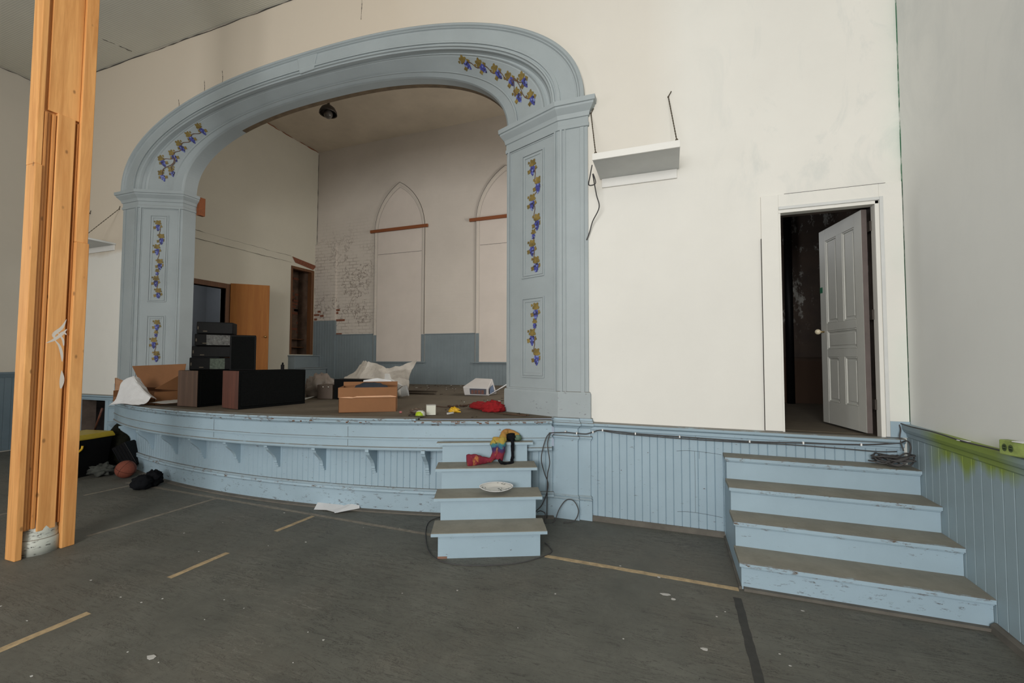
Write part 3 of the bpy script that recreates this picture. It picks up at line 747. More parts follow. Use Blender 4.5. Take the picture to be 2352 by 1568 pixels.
s = MB(); beadboard(s, arcpath(-.725, 10.8, -8.62, -1.19), .2, .72, .075, zt=zt); s.build('boarding', M['blue_chip'], AP)
pp = arcpath(-.745, 10.8, -8.62, -1.19)
M['blue_scuff'] = paint('blue_paint_scuffed', BLUE, 1.6, chipcol=srgb(82, 80, 80), zchip=(.12, .26))
s = MB(); s.sweep(pp, [(-.05, .0), (.0, .0), (.0, .215), (-.05, .215)]); s.build('plinth', M['blue_scuff'], AP)
s = MB(); s.sweep(pp, [(-.05, .205), (.012, .207), (.02, .222), (.012, .24), (.018, .252), (.004, .268), (-.05, .27)]); s.build('plinth_moulding', M['blue_edge'], AP)
s = MB(); s.sweep(pp, [(-.02, 0), (.05, 0), (.045, .012), (.0, .02), (-.02, .02)]); s.build('floor_strip', M['base_grey'], AP)
for x in (-8.43, -7.72, -7.02, -6.33, -5.69, -5.04, -4.40, -3.76, -3.12, -2.51, -1.9):
    y = arcy(x, -.725, 10.8); a = math.asin((x + 4.9) / 10.8)
    tdir = Vector((math.cos(a), math.sin(a), 0)); od = Vector((math.sin(a), -math.cos(a), 0)); b = Vector((x, y, 0)); zz = zt(x)
    prof = [(0, .70), (.20, .70), (.20, .668), (.185, .66), (.175, .635), (.14, .60), (.10, .565), (.07, .525), (.055, .485), (.055, .462), (.042, .455), (.042, .435), (.03, .43), (.03, .41), (0, .405)]
    s = MB(); s.prism([b + od * o - tdir * .022 + Vector((0, 0, z + zz)) for o, z in prof], tuple(tdir * .044)); s.build('bracket', M['blue'], AP, bevel=.002)
# pedestals under the columns
for right in (True, False):
    s = MB()
    xa, xm, xb = (-1.19, -.93, -.80) if right else (-8.86, -8.86, -8.62)
    if right:
        path = [(xa, .0), (xa, -.075), (xm, -.075), (xm, -.045), (xb, -.045), (xb, 0)]
    else:
        path = [(-8.94, 0), (-8.94, -.06), (-8.60, -.06), (-8.60, 0)]
    s.sweep(path, [(-.03, 0), (0, 0), (0, .955), (-.03, .955)])
    s.sweep(path, [(-.02, 0), (.018, 0), (.018, .195), (.014, .2), (.022, .21), (.008, .225), (.016, .238), (0, .255), (-.02, .255)])
    s.sweep(path, [(-.02, .83), (.008, .832), (.01, .845), (.018, .85), (.02, .87), (.006, .875), (-.02, .875)])
    if right:
        s.sweep(path, [(-.08, .955), (.008, .957), (.02, .975), (.04, .99), (.044, 1.015), (.03, 1.02), (.03, 1.03), (.02, 1.04), (.02, 1.062), (-.08, 1.064)])
    s.build('pedestal', M['blue_chip'], AP)

# ------------------------------------------------------------------ doorway on the right
d = MB()
d.box(DX0 - .145, DX0, -.022, 0, 1.03, DZ1 + .145); d.box(DX1, DX1 + .165, -.022, 0, 1.03, DZ1 + .145); d.box(DX0, DX1, -.022, 0, DZ1, DZ1 + .145)
d.box(DX0 - .001, DX0 + .018, -.012, .07, DZ0, DZ1, 0); d.box(DX1 - .03, DX1 + .001, -.018, .07, DZ0, DZ1, 0); d.box(DX0, DX1, -.018, .07, DZ1 - .03, DZ1, 0)
d.box(DX1 + .0, DX1 + .028, -.032, -.02, 1.03, DZ1 + .03, 2); d.box(DX0, DX1, -.032, -.02, DZ1, DZ1 + .028, 2)
o = d.build('door_1', [M['wall'], M['blue'], M['shelf_grey']], kind=ST, bevel=.003)
d = MB(); d.box(DX0, DX0 + .012, .07, .2, DZ0, DZ1); d.box(DX1 - .012, DX1, .07, .2, DZ0, DZ1); d.box(DX0, DX1, .07, .2, DZ1 - .012, DZ1); d.build('dark_lining', M['darkroom'], o)  # dark sheets over the white reveal, standing in for the dim room beyond
d = MB(); d.box(DX0 - .1485, DX0 - .145, -.0215, -.001, 1.03, 2.84); d.build('casing_gap', M['gap'], o)
d = MB(); d.box(DX0 + .05, DX1 + .05, -.0215, -.001, DZ1 + .145, DZ1 + .148); d.build('casing_gap', M['gap'], o)
d = MB(); d.box(DX1 + .03, DX1 + .166, -.026, -.021, 1.03, 1.165); d.build('casing_foot', M['blue'], o)
d = MB(); d.box(DX0, DX1, -.06, .2, DZ0 - .03, DZ0 + .002); d.build('threshold', M['dust'], o)
M['door_grey'] = plain('grey_white_door_paint', (.50, .50, .465, 1), .5, var=.04, scale=3)
# open leaf: hinged on the right, swung away into the room
hp = Vector((DX1 - .05, .10, 0)); an = R(100); mat = rotz(an); wl, tl = .735, .045
L = lambda a, b, z: Vector((hp.x, hp.y, 0)) + mat @ Vector((a, b, 0)) + Vector((0, 0, z))
def lbox(mb, a0, a1, b0, b1, z0, z1): mb.obox(L((a0 + a1) / 2, (b0 + b1) / 2, (z0 + z1) / 2), (a1 - a0, b1 - b0, z1 - z0), mat)
lf = MB(); Z0, Z1 = 1.035, 3.06
st = .115
lbox(lf, 0, st, 0, tl, Z0, Z1); lbox(lf, wl - st, wl, 0, tl, Z0, Z1); lbox(lf, wl / 2 - .05, wl / 2 + .05, .001, tl - .001, Z0, 1.80); lbox(lf, wl / 2 - .05, wl / 2 + .05, .001, tl - .001, 2.07, Z1)
for z0, z1 in ((Z0, 1.26), (1.72, 1.80), (1.99, 2.07), (Z1 - .125, Z1)): lbox(lf, st, wl - st, 0.0005, tl - .0005, z0, z1)
lfo = lf.build('door_leaf', M['door_grey'], o, bevel=.002)
q = MB(); lbox(q, -.002, .0, .001, tl - .001, Z0, Z1); q.build('hinge_edge', plain('taupe_door_edge', (.125, .10, .094, 1), .7), lfo)
cells = [(st, wl / 2 - .05, 2.07, Z1 - .125), (wl / 2 + .05, wl - st, 2.07, Z1 - .125), (st, wl - st, 1.80, 1.99), (st, wl / 2 - .05, 1.26, 1.72), (wl / 2 + .05, wl - st, 1.26, 1.72)]
for a0, a1, z0, z1 in cells:
    q = MB(); lbox(q, a0, a1, .014, tl - .014, z0, z1); lbox(q, a0 + .035, a1 - .035, .009, tl - .009, z0 + .035, z1 - .035)
    for (c0, c1, e0, e1) in ((a0, a0 + .016, z0, z1), (a1 - .016, a1, z0, z1), (a0 + .016, a1 - .016, z1 - .016, z1), (a0 + .016, a1 - .016, z0, z0 + .016)): lbox(q, c0, c1, .004, tl - .004, e0, e1)
    q.build('door_panel', M['door_grey'], lfo, bevel=.005)
kn = L(wl - .06, tl, 1.985); kd = mat @ Vector((0, 1, 0))
q = MB(); q.tube([kn, kn + kd * .045], .008, m=1); q.ball(kn + kd * .06, (.028, .028, .028)); q.build('door_knob', [M['porcelain'], M['brass']], lfo)
q = MB(); lbox(q, wl - .05, wl - .0, tl, tl + .002, 2.40, 2.46); q.build('green_paint_smear', plain('green_paint', (.01, .12, .06, 1), .5), lfo)
for z in (1.25, 2.05, 2.85):
    q = MB(); q.box(DX1 - .045, DX1 - .03, .055, .10, z, z + .09); q.tube([(DX1 - .04, .1, z), (DX1 - .04, .1, z + .09)], .008); q.build('hinge', M['metal_dark'], o)
# the dark room beyond
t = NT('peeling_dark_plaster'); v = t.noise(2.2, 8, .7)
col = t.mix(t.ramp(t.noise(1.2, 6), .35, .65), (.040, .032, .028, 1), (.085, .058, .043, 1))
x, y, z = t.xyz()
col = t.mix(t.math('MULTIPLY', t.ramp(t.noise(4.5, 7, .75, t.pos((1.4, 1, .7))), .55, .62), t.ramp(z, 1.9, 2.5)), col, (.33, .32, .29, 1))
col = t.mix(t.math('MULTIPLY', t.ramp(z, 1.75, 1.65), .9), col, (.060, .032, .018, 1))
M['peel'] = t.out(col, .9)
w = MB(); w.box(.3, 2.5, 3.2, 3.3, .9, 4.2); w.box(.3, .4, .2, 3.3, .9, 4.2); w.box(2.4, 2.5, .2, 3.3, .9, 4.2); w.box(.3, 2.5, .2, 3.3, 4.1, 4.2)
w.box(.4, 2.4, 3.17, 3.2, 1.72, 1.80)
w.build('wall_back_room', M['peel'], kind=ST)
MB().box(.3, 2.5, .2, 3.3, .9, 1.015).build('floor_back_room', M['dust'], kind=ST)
props(MB().tube([(1.74, 3.08, 1.015), (1.74, 3.08, 4.1)], .055, 16).build('drain_pipe', M['black'], at=(1.74, 3.08, 1.0)), 'black vertical drain pipe in the dark room behind the open door', 'pipe')

# ------------------------------------------------------------------ wide steps on the right
WS = thing('wide_stairs', 'wide pale blue four-tread steps up to the open door', 'steps', (1.2, -.5, 0))
ny = [-1.04, -.754, -.498, -.231]; X0 = .49; X1 = XR - .022
for i, y in enumerate(ny):
    z = .2 * (i + 1); yb = ny[i + 1] + .03 if i < 3 else -.03
    s = MB(); s.box(X0, X1, y + .03, yb + .01, z - .2 + (0 if i == 0 else 0), z - .028); s.build('riser', M['blue_scuff'] if i == 0 else (M['blue_chip'] if i == 1 else M['blue']), WS)
    s = MB(); s.prism([(X0 - .025, y + .006, z - .028), (X0 - .025, y, z - .02), (X0 - .025, y, z - .006), (X0 - .025, y + .008, z), (X0 - .025, yb, z), (X0 - .025, yb, z - .028)], (X1 - X0 + .025, 0, 0)); s.build('tread', M['tread'], WS)
    s = MB(); s.prism([(X0 - .027, y - .002, z - .029), (X0 - .027, y - .003, z - .003), (X0 - .027, y + .012, z + .001), (X0 - .027, y + .016, z - .029)], (X1 - X0 + .027, 0, 0))
    s.prism([(X0 - .014, y + .03, z - .05), (X0 - .014, y + .018, z - .045), (X0 - .014, y + .014, z - .029), (X0 - .014, y + .03, z - .029)], (X1 - X0 + .014, 0, 0)); s.build('nosing', M['blue_edge'], WS)
s = MB()
prof = [(-.025, 0)]
pts = [(ny[0] + .028, 0)]
for i, y in enumerate(ny): pts += [(y + .028, .2 * (i + 1) - .03)] + ([(ny[i + 1] + .028, .2 * (i + 1) - .03)] if i < 3 else [])
pts += [(-.024, .77), (-.024, 0)]
s.prism([(X0 - .012, y, z) for y, z in pts], (.013, 0, 0)); s.build('side_panel', M['blue'], WS)
s = MB(); s.box(X0, X1, ny[0] - .004, ny[0] + .03, 0, .02); s.box(X0 - .03, X0 - .01, ny[0] + .02, -.04, 0, .02); s.build('base_strip', M['base_grey'], WS)

# ------------------------------------------------------------------ narrow steps in front of the stage
NS = thing('narrow_steps', 'narrow pale blue four-tread steps against the curved stage front', 'steps', (-1.465, -1.2, 0))
o2 = Vector((-1.465, -1.20, 0)); am = R(24); m2 = rotz(am)
def S2(a, b, z): return o2 + m2 @ Vector((a, b, 0)) + Vector((0, 0, z))
def sbox(mb, a0, a1, b0, b1, z0, z1, m=0): mb.obox(S2((a0 + a1) / 2, (b0 + b1) / 2, (z0 + z1) / 2), (a1 - a0, b1 - b0, z1 - z0), m2, m)
T2 = [.222, .43, .632, .835]; F2 = [-.02, .25, .505, .735]; CXs = [0, -.005, -.02, -.035]
for i in range(4):
    z0 = T2[i - 1] if i else 0; fb = F2[i + 1] + .03 if i < 3 else .81
    s = MB(); sbox(s, CXs[i] - .437, CXs[i] + .437, F2[i] + .03, fb + .01, z0 - (0 if i else 0), T2[i] - .03); s.build('riser', M['blue_chip'] if i == 0 else M['blue'], NS)
    s = MB(); sbox(s, CXs[i] - .495, CXs[i] + .495, F2[i], fb, T2[i] - .03, T2[i] - .0045, 0); sbox(s, CXs[i] - .492, CXs[i] + .492, F2[i] + .003, fb, T2[i] - .0045, T2[i], 1); s.build('tread', [M['blue_chip'], M['tread']], NS)
s = MB(); sbox(s, -.440, -.36, .006, .02, 0, .018); s.build('bare_wood_corner', plain('bare_wood', (.22, .12, .085, 1), .8), NS)

# ------------------------------------------------------------------ timber post on the left
M['pine_dark'] = wood('amber_pine_trim', (.62, .27, .075, 1), (.42, .16, .04, 1))
PO = thing('timber_post', 'tall boxed yellow pine post around an old white column', 'post', (-5.2, -2.45, 0))
def lean(mb):
    mb.v = [(x + .014 * z, y, z) for x, y, z in mb.v]; return mb
lean(MB().box(-5.27, -5.125, -2.645, -2.598, 0, 3.36)).build('corner_timber', M['pine'], PO, bevel=.006)
lean(MB().box(-5.275, -5.135, -2.645, -2.60, 3.36, ZC - .01)).build('corner_timber', M['pine'], PO, bevel=.006)
lean(MB().box(-5.27, -5.10, -2.36, -2.265, 0, 2.75)).build('corner_timber', M['pine'], PO, bevel=.006)
lean(MB().box(-5.275, -5.115, -2.36, -2.268, 2.75, ZC - .01)).build('corner_timber', M['pine'], PO, bevel=.006)
lean(MB().box(-5.25, -5.17, -2.60, -2.36, .22, ZC - .01)).build('core', M['pine'], PO)
panel_b = lean(MB().box(-5.17, -5.125, -2.515, -2.395, .20, 3.86)).build('panel_board', M['pine'], PO, bevel=.004)
lean(MB().box(-5.17, -5.140, -2.575, -2.362, 3.86, ZC - .01)).build('upper_board', M['pine'], PO, bevel=.004)
for ya, yb, xo in ((-2.597, -2.574, -5.138), (-2.571, -2.548, -5.152), (-2.545, -2.520, -5.136), (-2.391, -2.378, -5.150), (-2.376, -2.362, -5.138)):
    s = MB(); s.box(-5.17, xo, ya, yb, .23, 3.84); lean(s).build('trim_strip', M['pine_dark'], PO, bevel=.006)
t = NT('white_spray_mark'); t.b.inputs['Alpha'].default_value = 1; M['spray'] = t.out((.62, .58, .53, 1), .8)
s = MB()
def stroke(pts, w0, x=-5.1245):
    pts = smooth_path([(x + .014 * z, y, z) for y, z in pts], 5); n = len(pts)
    s = MB()
    for i in range(n - 1):
        f0, f1 = math.sin(math.pi * (i + .3) / (n + .6)), math.sin(math.pi * (i + 1.3) / (n + .6)); a, b = pts[i], pts[i + 1]
        d = (b - a); sd = Vector((0, -d.z, d.y)).normalized()
        s.poly([a - sd * w0 * f0, b - sd * w0 * f1, b + sd * w0 * f1, a + sd * w0 * f0])
    s.build('spray_mark', M['spray'], panel_b)
stroke([(-2.39, 2.04), (-2.42, 1.96), (-2.47, 1.90), (-2.46, 1.86)], .014); stroke([(-2.52, 1.82), (-2.47, 1.85), (-2.42, 1.90), (-2.385, 1.95)], .012)
stroke([(-2.47, 1.86), (-2.43, 1.80), (-2.41, 1.72), (-2.405, 1.66)], .010); stroke([(-2.45, 1.92), (-2.41, 1.86), (-2.40, 1.80)], .008)
stroke([(-2.405, 1.58), (-2.40, 1.50), (-2.405, 1.42)], .016); stroke([(-2.45, 1.88), (-2.41, 1.92), (-2.385, 1.90)], .009)
M['col_white'] = paint('chipped_white_paint', (.50, .52, .47, 1), 1.5, chipcol=(.03, .025, .02, 1))
s = MB(); s.lathe((-5.235, -2.455, 0), [(.0, 0), (.135, 0), (.135, .13), (.125, .135), (.128, .155), (.12, .17), (.125, .185), (.115, .20), (.11, .30), (0, .30)], 40); s.build('old_column', M['col_white'], PO)

# ------------------------------------------------------------------ wall shelves hung on chains
def shelf(x0, x1, z, dpt, label, chains):
    sh = thing('wall_shelf', label, 'shelf', ((x0 + x1) / 2, 0, z))
    s = MB(); s.box(x0, x1, -dpt, -.001, z, z + .03); s.build('shelf_board', M['shelf_grey'], sh, bevel=.003)
    s = MB(); s.box(x0 - .002, x1 + .002, -dpt - .018, -dpt, z - .004, z + .062); s.build('front_edge', M['white_gloss'], sh, bevel=.003)
    s = MB(); s.box(x0 + .02, x1 - .02, -.022, -.001, z - .095, z); s.build('ledger', M['white_gloss'], sh, bevel=.003)
    for (xa, xb, zt_) in chains:
        s = MB(); a = Vector((xa, -dpt + .0, z + .07)); b = Vector((xb, -.012, zt_)); n = int((b - a).length / .024)
        for i in range(n):
            p = a.lerp(b, i / n); q = a.lerp(b, (i + 1.25) / n); s.tube([p, q], .0035 if i % 2 else .0062, 6)
        s.tube([b, b + Vector((.03, .0, .05))], .005, 6); s.tube([b + Vector((0, .012, 0)), b], .009, 6); s.ball(a, (.014, .014, .014), nu=8, nv=6); s.build('chain', M['chain'], sh)
    return sh
sh1 = shelf(-.69, .107, 3.63, .49, 'grey-bottomed shelf hung on two chains on the wall right of the arch', [(-.66, -.785, 4.38), (.08, .013, 4.40)])
sh2 = shelf(-9.86, -9.06, 3.66, .40, 'pale shelf hung on chains between the timber post and the arch', [(-9.10, -9.0, 4.28), (-9.82, -9.84, 4.30)])
s = MB(); s.tube(smooth_path([(-.70, -.46, 3.60), (-.73, -.40, 3.52), (-.76, -.30, 3.47), (-.70, -.25, 3.50), (-.72, -.3, 3.58), (-.70, -.2, 3.40), (-.68, -.15, 3.28), (-.76, -.08, 3.16), (-.80, -.04, 3.06), (-.835, -.028, 2.98)], 6), .006, 6)
props(s.build('speaker_wire', M['cable'], at=(-.7, -.2, 3.4)), 'thin looped wire dangling from the shelf right of the arch', 'wire')

# ------------------------------------------------------------------ cables along the wainscot
def cable(pts, r, label, n=6, name='cable'):
    s = MB(); s.tube(smooth_path(pts, n), r, 6)
    return props(s.build(name, M['cable'], at=pts[0]), label, 'cable')
yw = -.083
cw = cable([(-1.20, -.215, .915), (-1.05, -.15, .918), (-.93, -.125, .912), (-.84, -.085, .905), (-.77, -.06, .925), (-.67, -.06, .95), (-.34, -.06, .935), (.08, -.06, .930), (.69, -.06, .925), (1.12, -.06, .94), (1.55, -.06, .955), (1.80, -.06, .985), (1.838, -.14, 1.02), (1.838, -.20, .98), (1.835, -.17, .90), (1.83, -.13, .84)], .006, 'black cable clipped along the top of the blue boarding')
s = MB()
for x, z, y in ((-1.05, .918, -.13), (-.93, .912, -.125), (-.77, .925, -.062), (-.67, .95, -.062), (-.34, .935, -.062), (.08, .93, -.062), (.69, .925, -.062), (1.12, .94, -.062), (1.55, .955, -.062)): s.box(x - .006, x + .006, y - .010, y + .045, z - .010, z + .012)
s.build('clip', M['white_clip'], cw, kind='stuff')
cable([(-.66, -.06, .942), (-.45, -.062, .925), (.0, -.064, .915), (.5, -.064, .912), (1.0, -.064, .918), (1.40, -.064, .912), (1.66, -.064, .905), (1.80, -.064, .915)], .005, 'lower thin cable sagging under the clipped cable on the blue boarding')
cable([(-1.20, -.215, .915), (-1.235, -.25, .85), (-1.275, -.27, .66), (-1.25, -.24, .50), (-1.22, -.20, .36), (-1.27, -.24, .18), (-1.33, -.30, .10), (-1.30, -.30, .02)], .0055, 'left strand of the cable hanging down beside the column pedestal')
cable([(-1.195, -.215, .912), (-1.215, -.245, .80), (-1.19, -.25, .62), (-1.22, -.23, .48), (-1.235, -.19, .30), (-1.235, -.20, .02)], .0055, 'right strand of the cable hanging down beside the column pedestal')
cable([(-1.32, -.28, .10), (-1.27, -.30, .125), (-1.23, -.28, .09), (-1.235, -.30, .008), (-1.15, -.24, .008), (-1.11, -.17, .12), (-1.04, -.15, .215), (-.96, -.15, .215), (-.91, -.15, .12), (-.95, -.17, .02), (-1.05, -.22, .007)], .005, 'cable loop standing on the floor in front of the column pedestal')
cable([(-2.33, -.52, .006), (-2.36, -.70, .006), (-2.20, -1.02, .006), (-1.95, -1.34, .006), (-1.70, -1.42, .006), (-1.42, -1.34, .006), (-1.17, -1.19, .006), (-1.0, -.95, .006), (-1.03, -.84, .006), (-1.10, -.76, .006)], .004, 'thin dark wire lying on the floor round the foot of the narrow steps')
cable([(1.838, -.012, 1.15), (1.835, -.05, 1.10), (1.82, -.07, 1.03), (1.83, -.10, .93)], .005, 'short black cable hanging over the corner of the chair rail')
s = MB(); rng = random.Random(3); pts = []
for k in range(90):
    a = k * .62; lobe = 0 if (k // 15) % 2 == 0 else 1
    cx_, cy_ = ((1.70, -.10) if lobe == 0 else (1.80, -.165)); r1 = .085 + rng.uniform(-.02, .02)
    px = min(cx_ + r1 * math.cos(a) * 1.05, 1.862); py = cy_ + r1 * math.sin(a) * .62
    pts.append((px, max(min(py, -.035), -.222), .815 + .07 * (k / 90) + rng.uniform(0, .025) + (.03 if lobe == 1 else 0) * math.cos(a)))
s.tube(smooth_path(pts, 4), .0065, 6)
props(s.build('cable_coil', M['cable'], at=(1.76, -.13, .8)), 'tangled coil of black cable on the top tread in the corner', 'cable')
s = MB(); s.tube(smooth_path([(XR - .068, y, 1.150 + .004 * math.sin(y * 9)) for y in [-.03 - .15 * i for i in range(20)]], 4), .005, 6)
props(s.build('cable', M['cable'], at=(XR - .068, -.1, 1.15)), 'thin cable lying along the chair rail of the right wall', 'cable')
# hatch outline scratched on the boards is part of the boards
s = MB()
for z in (.785, .19):
    p = smooth_path([(.05, -.0232, z - .005), (.15, -.0232, z + .006), (.27, -.0232, z + .004), (.38, -.0232, z - .004), (.455, -.0232, z - .012)], 5)
    for a, b in zip(p, p[1:]): s.poly([a, b, b + Vector((0, 0, .004)), a + Vector((0, 0, .004))])
for x in (.215, .255): s.box(x, x + .003, -.0240, -.022, .72 if x > .22 else .2, .79)
s.build('hatch_outline', M['scuff'], bpy.data.objects['trim_1'])
# outlet box on the chair rail
M['socket'] = plain('dark_green_socket', (.05, .075, .025, 1), .5, var=.3, scale=30)
ob = thing('outlet_box', 'green-sprayed socket box lying on the chair rail of the right wall', 'socket box', (1.85, -1.33, 1.2))
s = MB(); s.obox((1.852, -1.36, 1.19), (.055, .16, .085), rotz(R(20))); s.build('box', plain('green_smeared_plastic', (.26, .33, .09, 1), .5, var=.35, scale=14), ob, bevel=.006)
s = MB(); m3 = rotz(R(20))
for dy in (.050, .018):
    q = Vector((1.852, -1.36, 1.19)) + m3 @ Vector((-.0285, dy, 0)); s = MB()
    s.add([q + m3 @ Vector((-.001, .013 * math.cos(a * .5236), .022 * math.sin(a * .5236))) for a in range(12)], [list(range(12))])
    sk = s.build('socket_face', M['socket'], ob)
    for dz in (.008, -.008): MB().obox(q + m3 @ Vector((-.002, 0, dz)), (.002, .012, .004), m3).build('socket_slot', M['black'], sk)
s = MB(); s.obox((1.85, -1.385, 1.2335), (.06, .05, .004), rotz(R(20))); s.build('tape_scrap', M['paper'], ob)
props(MB().obox((1.862, -.84, 1.1465), (.035, .06, .004), rotz(R(25))).build('paper_scrap', M['paper'], at=(1.862, -.84, 1.14)), 'tiny white paper scrap on the green part of the chair rail', 'scrap')

# ------------------------------------------------------------------ things on the stage
def crate(name, label, cat, corner, wx, wy, h, ang, faces, bev=.008, group=None, zb=None):
    """box standing with its near corner at 'corner'; faces: (front material, side material)"""
    x, y = corner; z = zs(x, y) if zb is None else zb
    return z
def speaker(label, corner, w_, d_, h, ang, side_m):
    x, y = corner; z = zs(x, y) + .003
    th_ = thing('floor_speaker', label, 'speaker', (x, y, z), None)
    m = rotz(ang); cc = Vector((x, y, z)) + m @ Vector((-w_ / 2, d_ / 2, h / 2))
    s = MB(); s.obox(cc, (w_, d_, h), m); s.build('cabinet', M['grille'], th_, bevel=.006)
    s = MB(); s.obox(cc + m @ Vector((0, -d_ / 2 - .004, 0)), (w_ - .004, .010, h - .004), m); s.build('veneer_panel', side_m, th_, bevel=.003)
    s = MB(); s.obox(cc + m @ Vector((w_ / 2 + .006, 0, 0)), (.014, d_ - .06, h - .06), m); s.build('grille', M['grille'], th_, bevel=.006)
    return cc
speaker('black floor speaker with walnut side below the stacked black cases', (-6.10, -.535), .42, .86, .50, R(-2), M['walnut'])
speaker('black floor speaker with red mahogany side nearest the stage edge', (-5.275, -.575), .41, .93, .50, R(-12), M['redwood'])
zsA = zs(-6.1, 0) + .003 + .50
M['foil'] = plain('crinkled_silver_tape', (.17, .17, .165, 1), .22, .8, .5, 40, .8)
M['foil_green'] = plain('grey_green_tape', (.10, .125, .10, 1), .3, .5, .4, 40, .6)
z = zsA
tiers = [(.52, .183, -6.41, .00, 'foil_green', 'lowest of the four stacked black equipment cases, with grey-green tape'), (.49, .165, -6.37, .0, None, 'second from bottom of the four stacked black cases, plain'),
         (.48, .175, -6.36, .0, 'foil', 'black case with crinkled silver tape, third of the stack'), (.45, .175, -6.33, -.02, None, 'topmost of the four stacked black cases, in front of the grey doorway')]
for i, (wd, h, cx_, cy_, tp, lb) in enumerate(tiers):
    c = Vector((-6.36 + .015 * i, -.16 + .01 * i, z + h / 2)); m = rotz(R([3, -2, 2, -5][i] + 48))
    th_ = thing('equipment_case', lb, 'case', (c.x, c.y, z), 'stacked black equipment cases')
    s = MB(); s.obox(c, (wd, .30, h - .004), m); s.build('case_body', M['black'], th_, bevel=.012)
    if tp:
        q0, q1 = ((-.02, .16) if tp == 'foil_green' else (-.10, .26))
        s = MB(); s.obox(c + m @ Vector(((q0 + q1) / 2, -.1505, 0)), (q1 - q0, .004, h - .03), m); s.build('tape_patch', M[tp], th_)
    s = MB(); s.obox(c + m @ Vector((-.12, -.1505, -h * .28)), (.05, .004, .012), m); s.build('latch', M['chain'], th_)
    s = MB(); s.obox(c + m @ Vector((-wd / 2 + .02, -.1505, -h * .02)), (.012, .004, .04), m); s.build('latch', M['chain'], th_)
    z += h
sc_ = thing('upright_speaker', 'tall plain black speaker beside the stacked cases', 'speaker', (-5.66, -.12, zsA + .003))
m = rotz(R(50)); c = Vector((-5.66, -.22, zsA + .003 + .245))
s = MB(); s.obox(c, (.31, .26, .49), m); s.build('cabinet', M['black'], sc_, bevel=.012)
s = MB(); s.obox(c + m @ Vector((0, -.133, 0)), (.27, .014, .45), m); s.build('grille', M['grille'], sc_, bevel=.006)
s = MB(); s.obox((-5.30, .12, zsA + .04), (.035, .035, .08), rotz(.4)); s.tube([(-5.30, .12, zsA + .08), (-5.295, .12, zsA + .11)], .012)
props(s.build('small_adapter', M['black'], at=(-5.3, .12, zsA)), 'small black adapter standing on the red-sided speaker', 'adapter')

# big open cardboard box at the left end
CB = thing('cardboard_box', 'large open brown cardboard box at the left end of the stage', 'box', (-7.8, .1, zs(-7.8)))
zb = zs(-7.8) + .002
bx0, bx1, by0, by1, bh = -8.02, -7.06, -.50, -.13, .19
s = MB(); th = .006
s.box(bx0, bx1, by0, by1, zb, zb + th); s.box(bx0, bx1, by0, by0 + th, zb, zb + bh * .5); s.box(bx0, bx1, by1 - th, by1, zb, zb + bh); s.box(bx0, bx0 + th, by0, by1, zb, zb + bh); s.box(bx1 - th, bx1, by0, by1, zb, zb + bh)
s.build('body', M['card'], CB)
s = MB(); s.prism([(bx0 + .05, by1, zb + bh), (bx1, by1, zb + bh), (bx1 + .03, by1 + .03, zb + .60), (bx0 - .34, by1 + .05, zb + .555)], (0, .008, 0)); s.build('flap', M['card'], CB)
s = MB(); s.prism([(bx0, by0 + .02, zb + bh), (bx0, by1, zb + bh), (bx0 - .44, by1 - .10, zb + bh + .17), (bx0 - .40, by0 + .22, zb + bh + .17)], (0, 0, .006)); s.build('flap', M['card_torn'], CB)
s = MB(); s.prism([(bx0 + .12, by1 - .02, zb + bh - .02), (bx1, by1 - .02, zb + bh - .02), (bx1, by1 - .11, zb + bh + .05), (bx0 + .2, by1 - .11, zb + bh + .04)], (0, 0, .006)); s.build('flap', M['card'], CB)
s = MB(); s.prism([(bx1, by0, zb + .24), (bx1, by1, zb + bh), (bx1 + .03, by1 + .02, zb + .5), (bx1 + .06, by1 - .06, zb + .44)], (.006, 0, 0)); s.build('flap', M['card'], CB)

# white crumpled paper over the edge
def sheet(rows, nu, nv, amp, freq, seed):
    """smooth sheet through a grid of points, crumpled by noise"""
    nr, nc = len(rows), len(rows[0])
    def fn(u, v):
        fu, fv = u * (nc - 1), v * (nr - 1); i, j = min(int(fu), nc - 2), min(int(fv), nr - 2); a, b = fu - i, fv - j
        a, b = a * a * (3 - 2 * a) * .6 + a * .4, b
        g = lambda jj, ii: Vector(rows[jj][ii])
        p = (g(j, i) * (1 - a) + g(j, i + 1) * a) * (1 - b) + (g(j + 1, i) * (1 - a) + g(j + 1, i + 1) * a) * b
        n = Vector((noise.noise(p * freq + Vector((seed, 0, 0))), noise.noise(p * freq + Vector((0, seed, 5))), noise.noise(p * freq + Vector((3, 0, seed)))))
        r = abs(noise.noise(p * freq * 2.1 + Vector((seed, seed, 0))))
        return p + n * amp + Vector((0, 0, r * amp))
    mb = MB(); mb.grid(fn, nu, nv, 0, False); return mb
e = zs(-7.5)
rows = [[(-7.72, -.70, e - .02), (-7.68, -.71, e - .005), (-7.62, -.72, e + .03)],
        [(-7.66, -.66, e + .07), (-7.48, -.68, e + .05), (-6.98, -.80, e + .03)],
        [(-7.66, -.60, e + .26), (-7.42, -.62, e + .24), (-6.86, -.72, e + .05)],
        [(-7.68, -.54, e + .38), (-7.50, -.55, e + .41), (-6.92, -.64, e + .14)],
        [(-7.66, -.46, e + .33), (-7.46, -.46, e + .35), (-6.94, -.56, e + .10)]]
props(sheet(rows, 18, 18, .022, 5, 1).build('crumpled_paper', M['paper'], at=(-7.4, -.5, e), solid=.003), 'crumpled white paper sheet hanging over the left stage edge', 'paper')
rows = [[(-7.0, -.60, e + .045), (-6.55, -.56, e + .055)], [(-6.98, -.30, e + .06), (-6.50, -.24, e + .075)]]
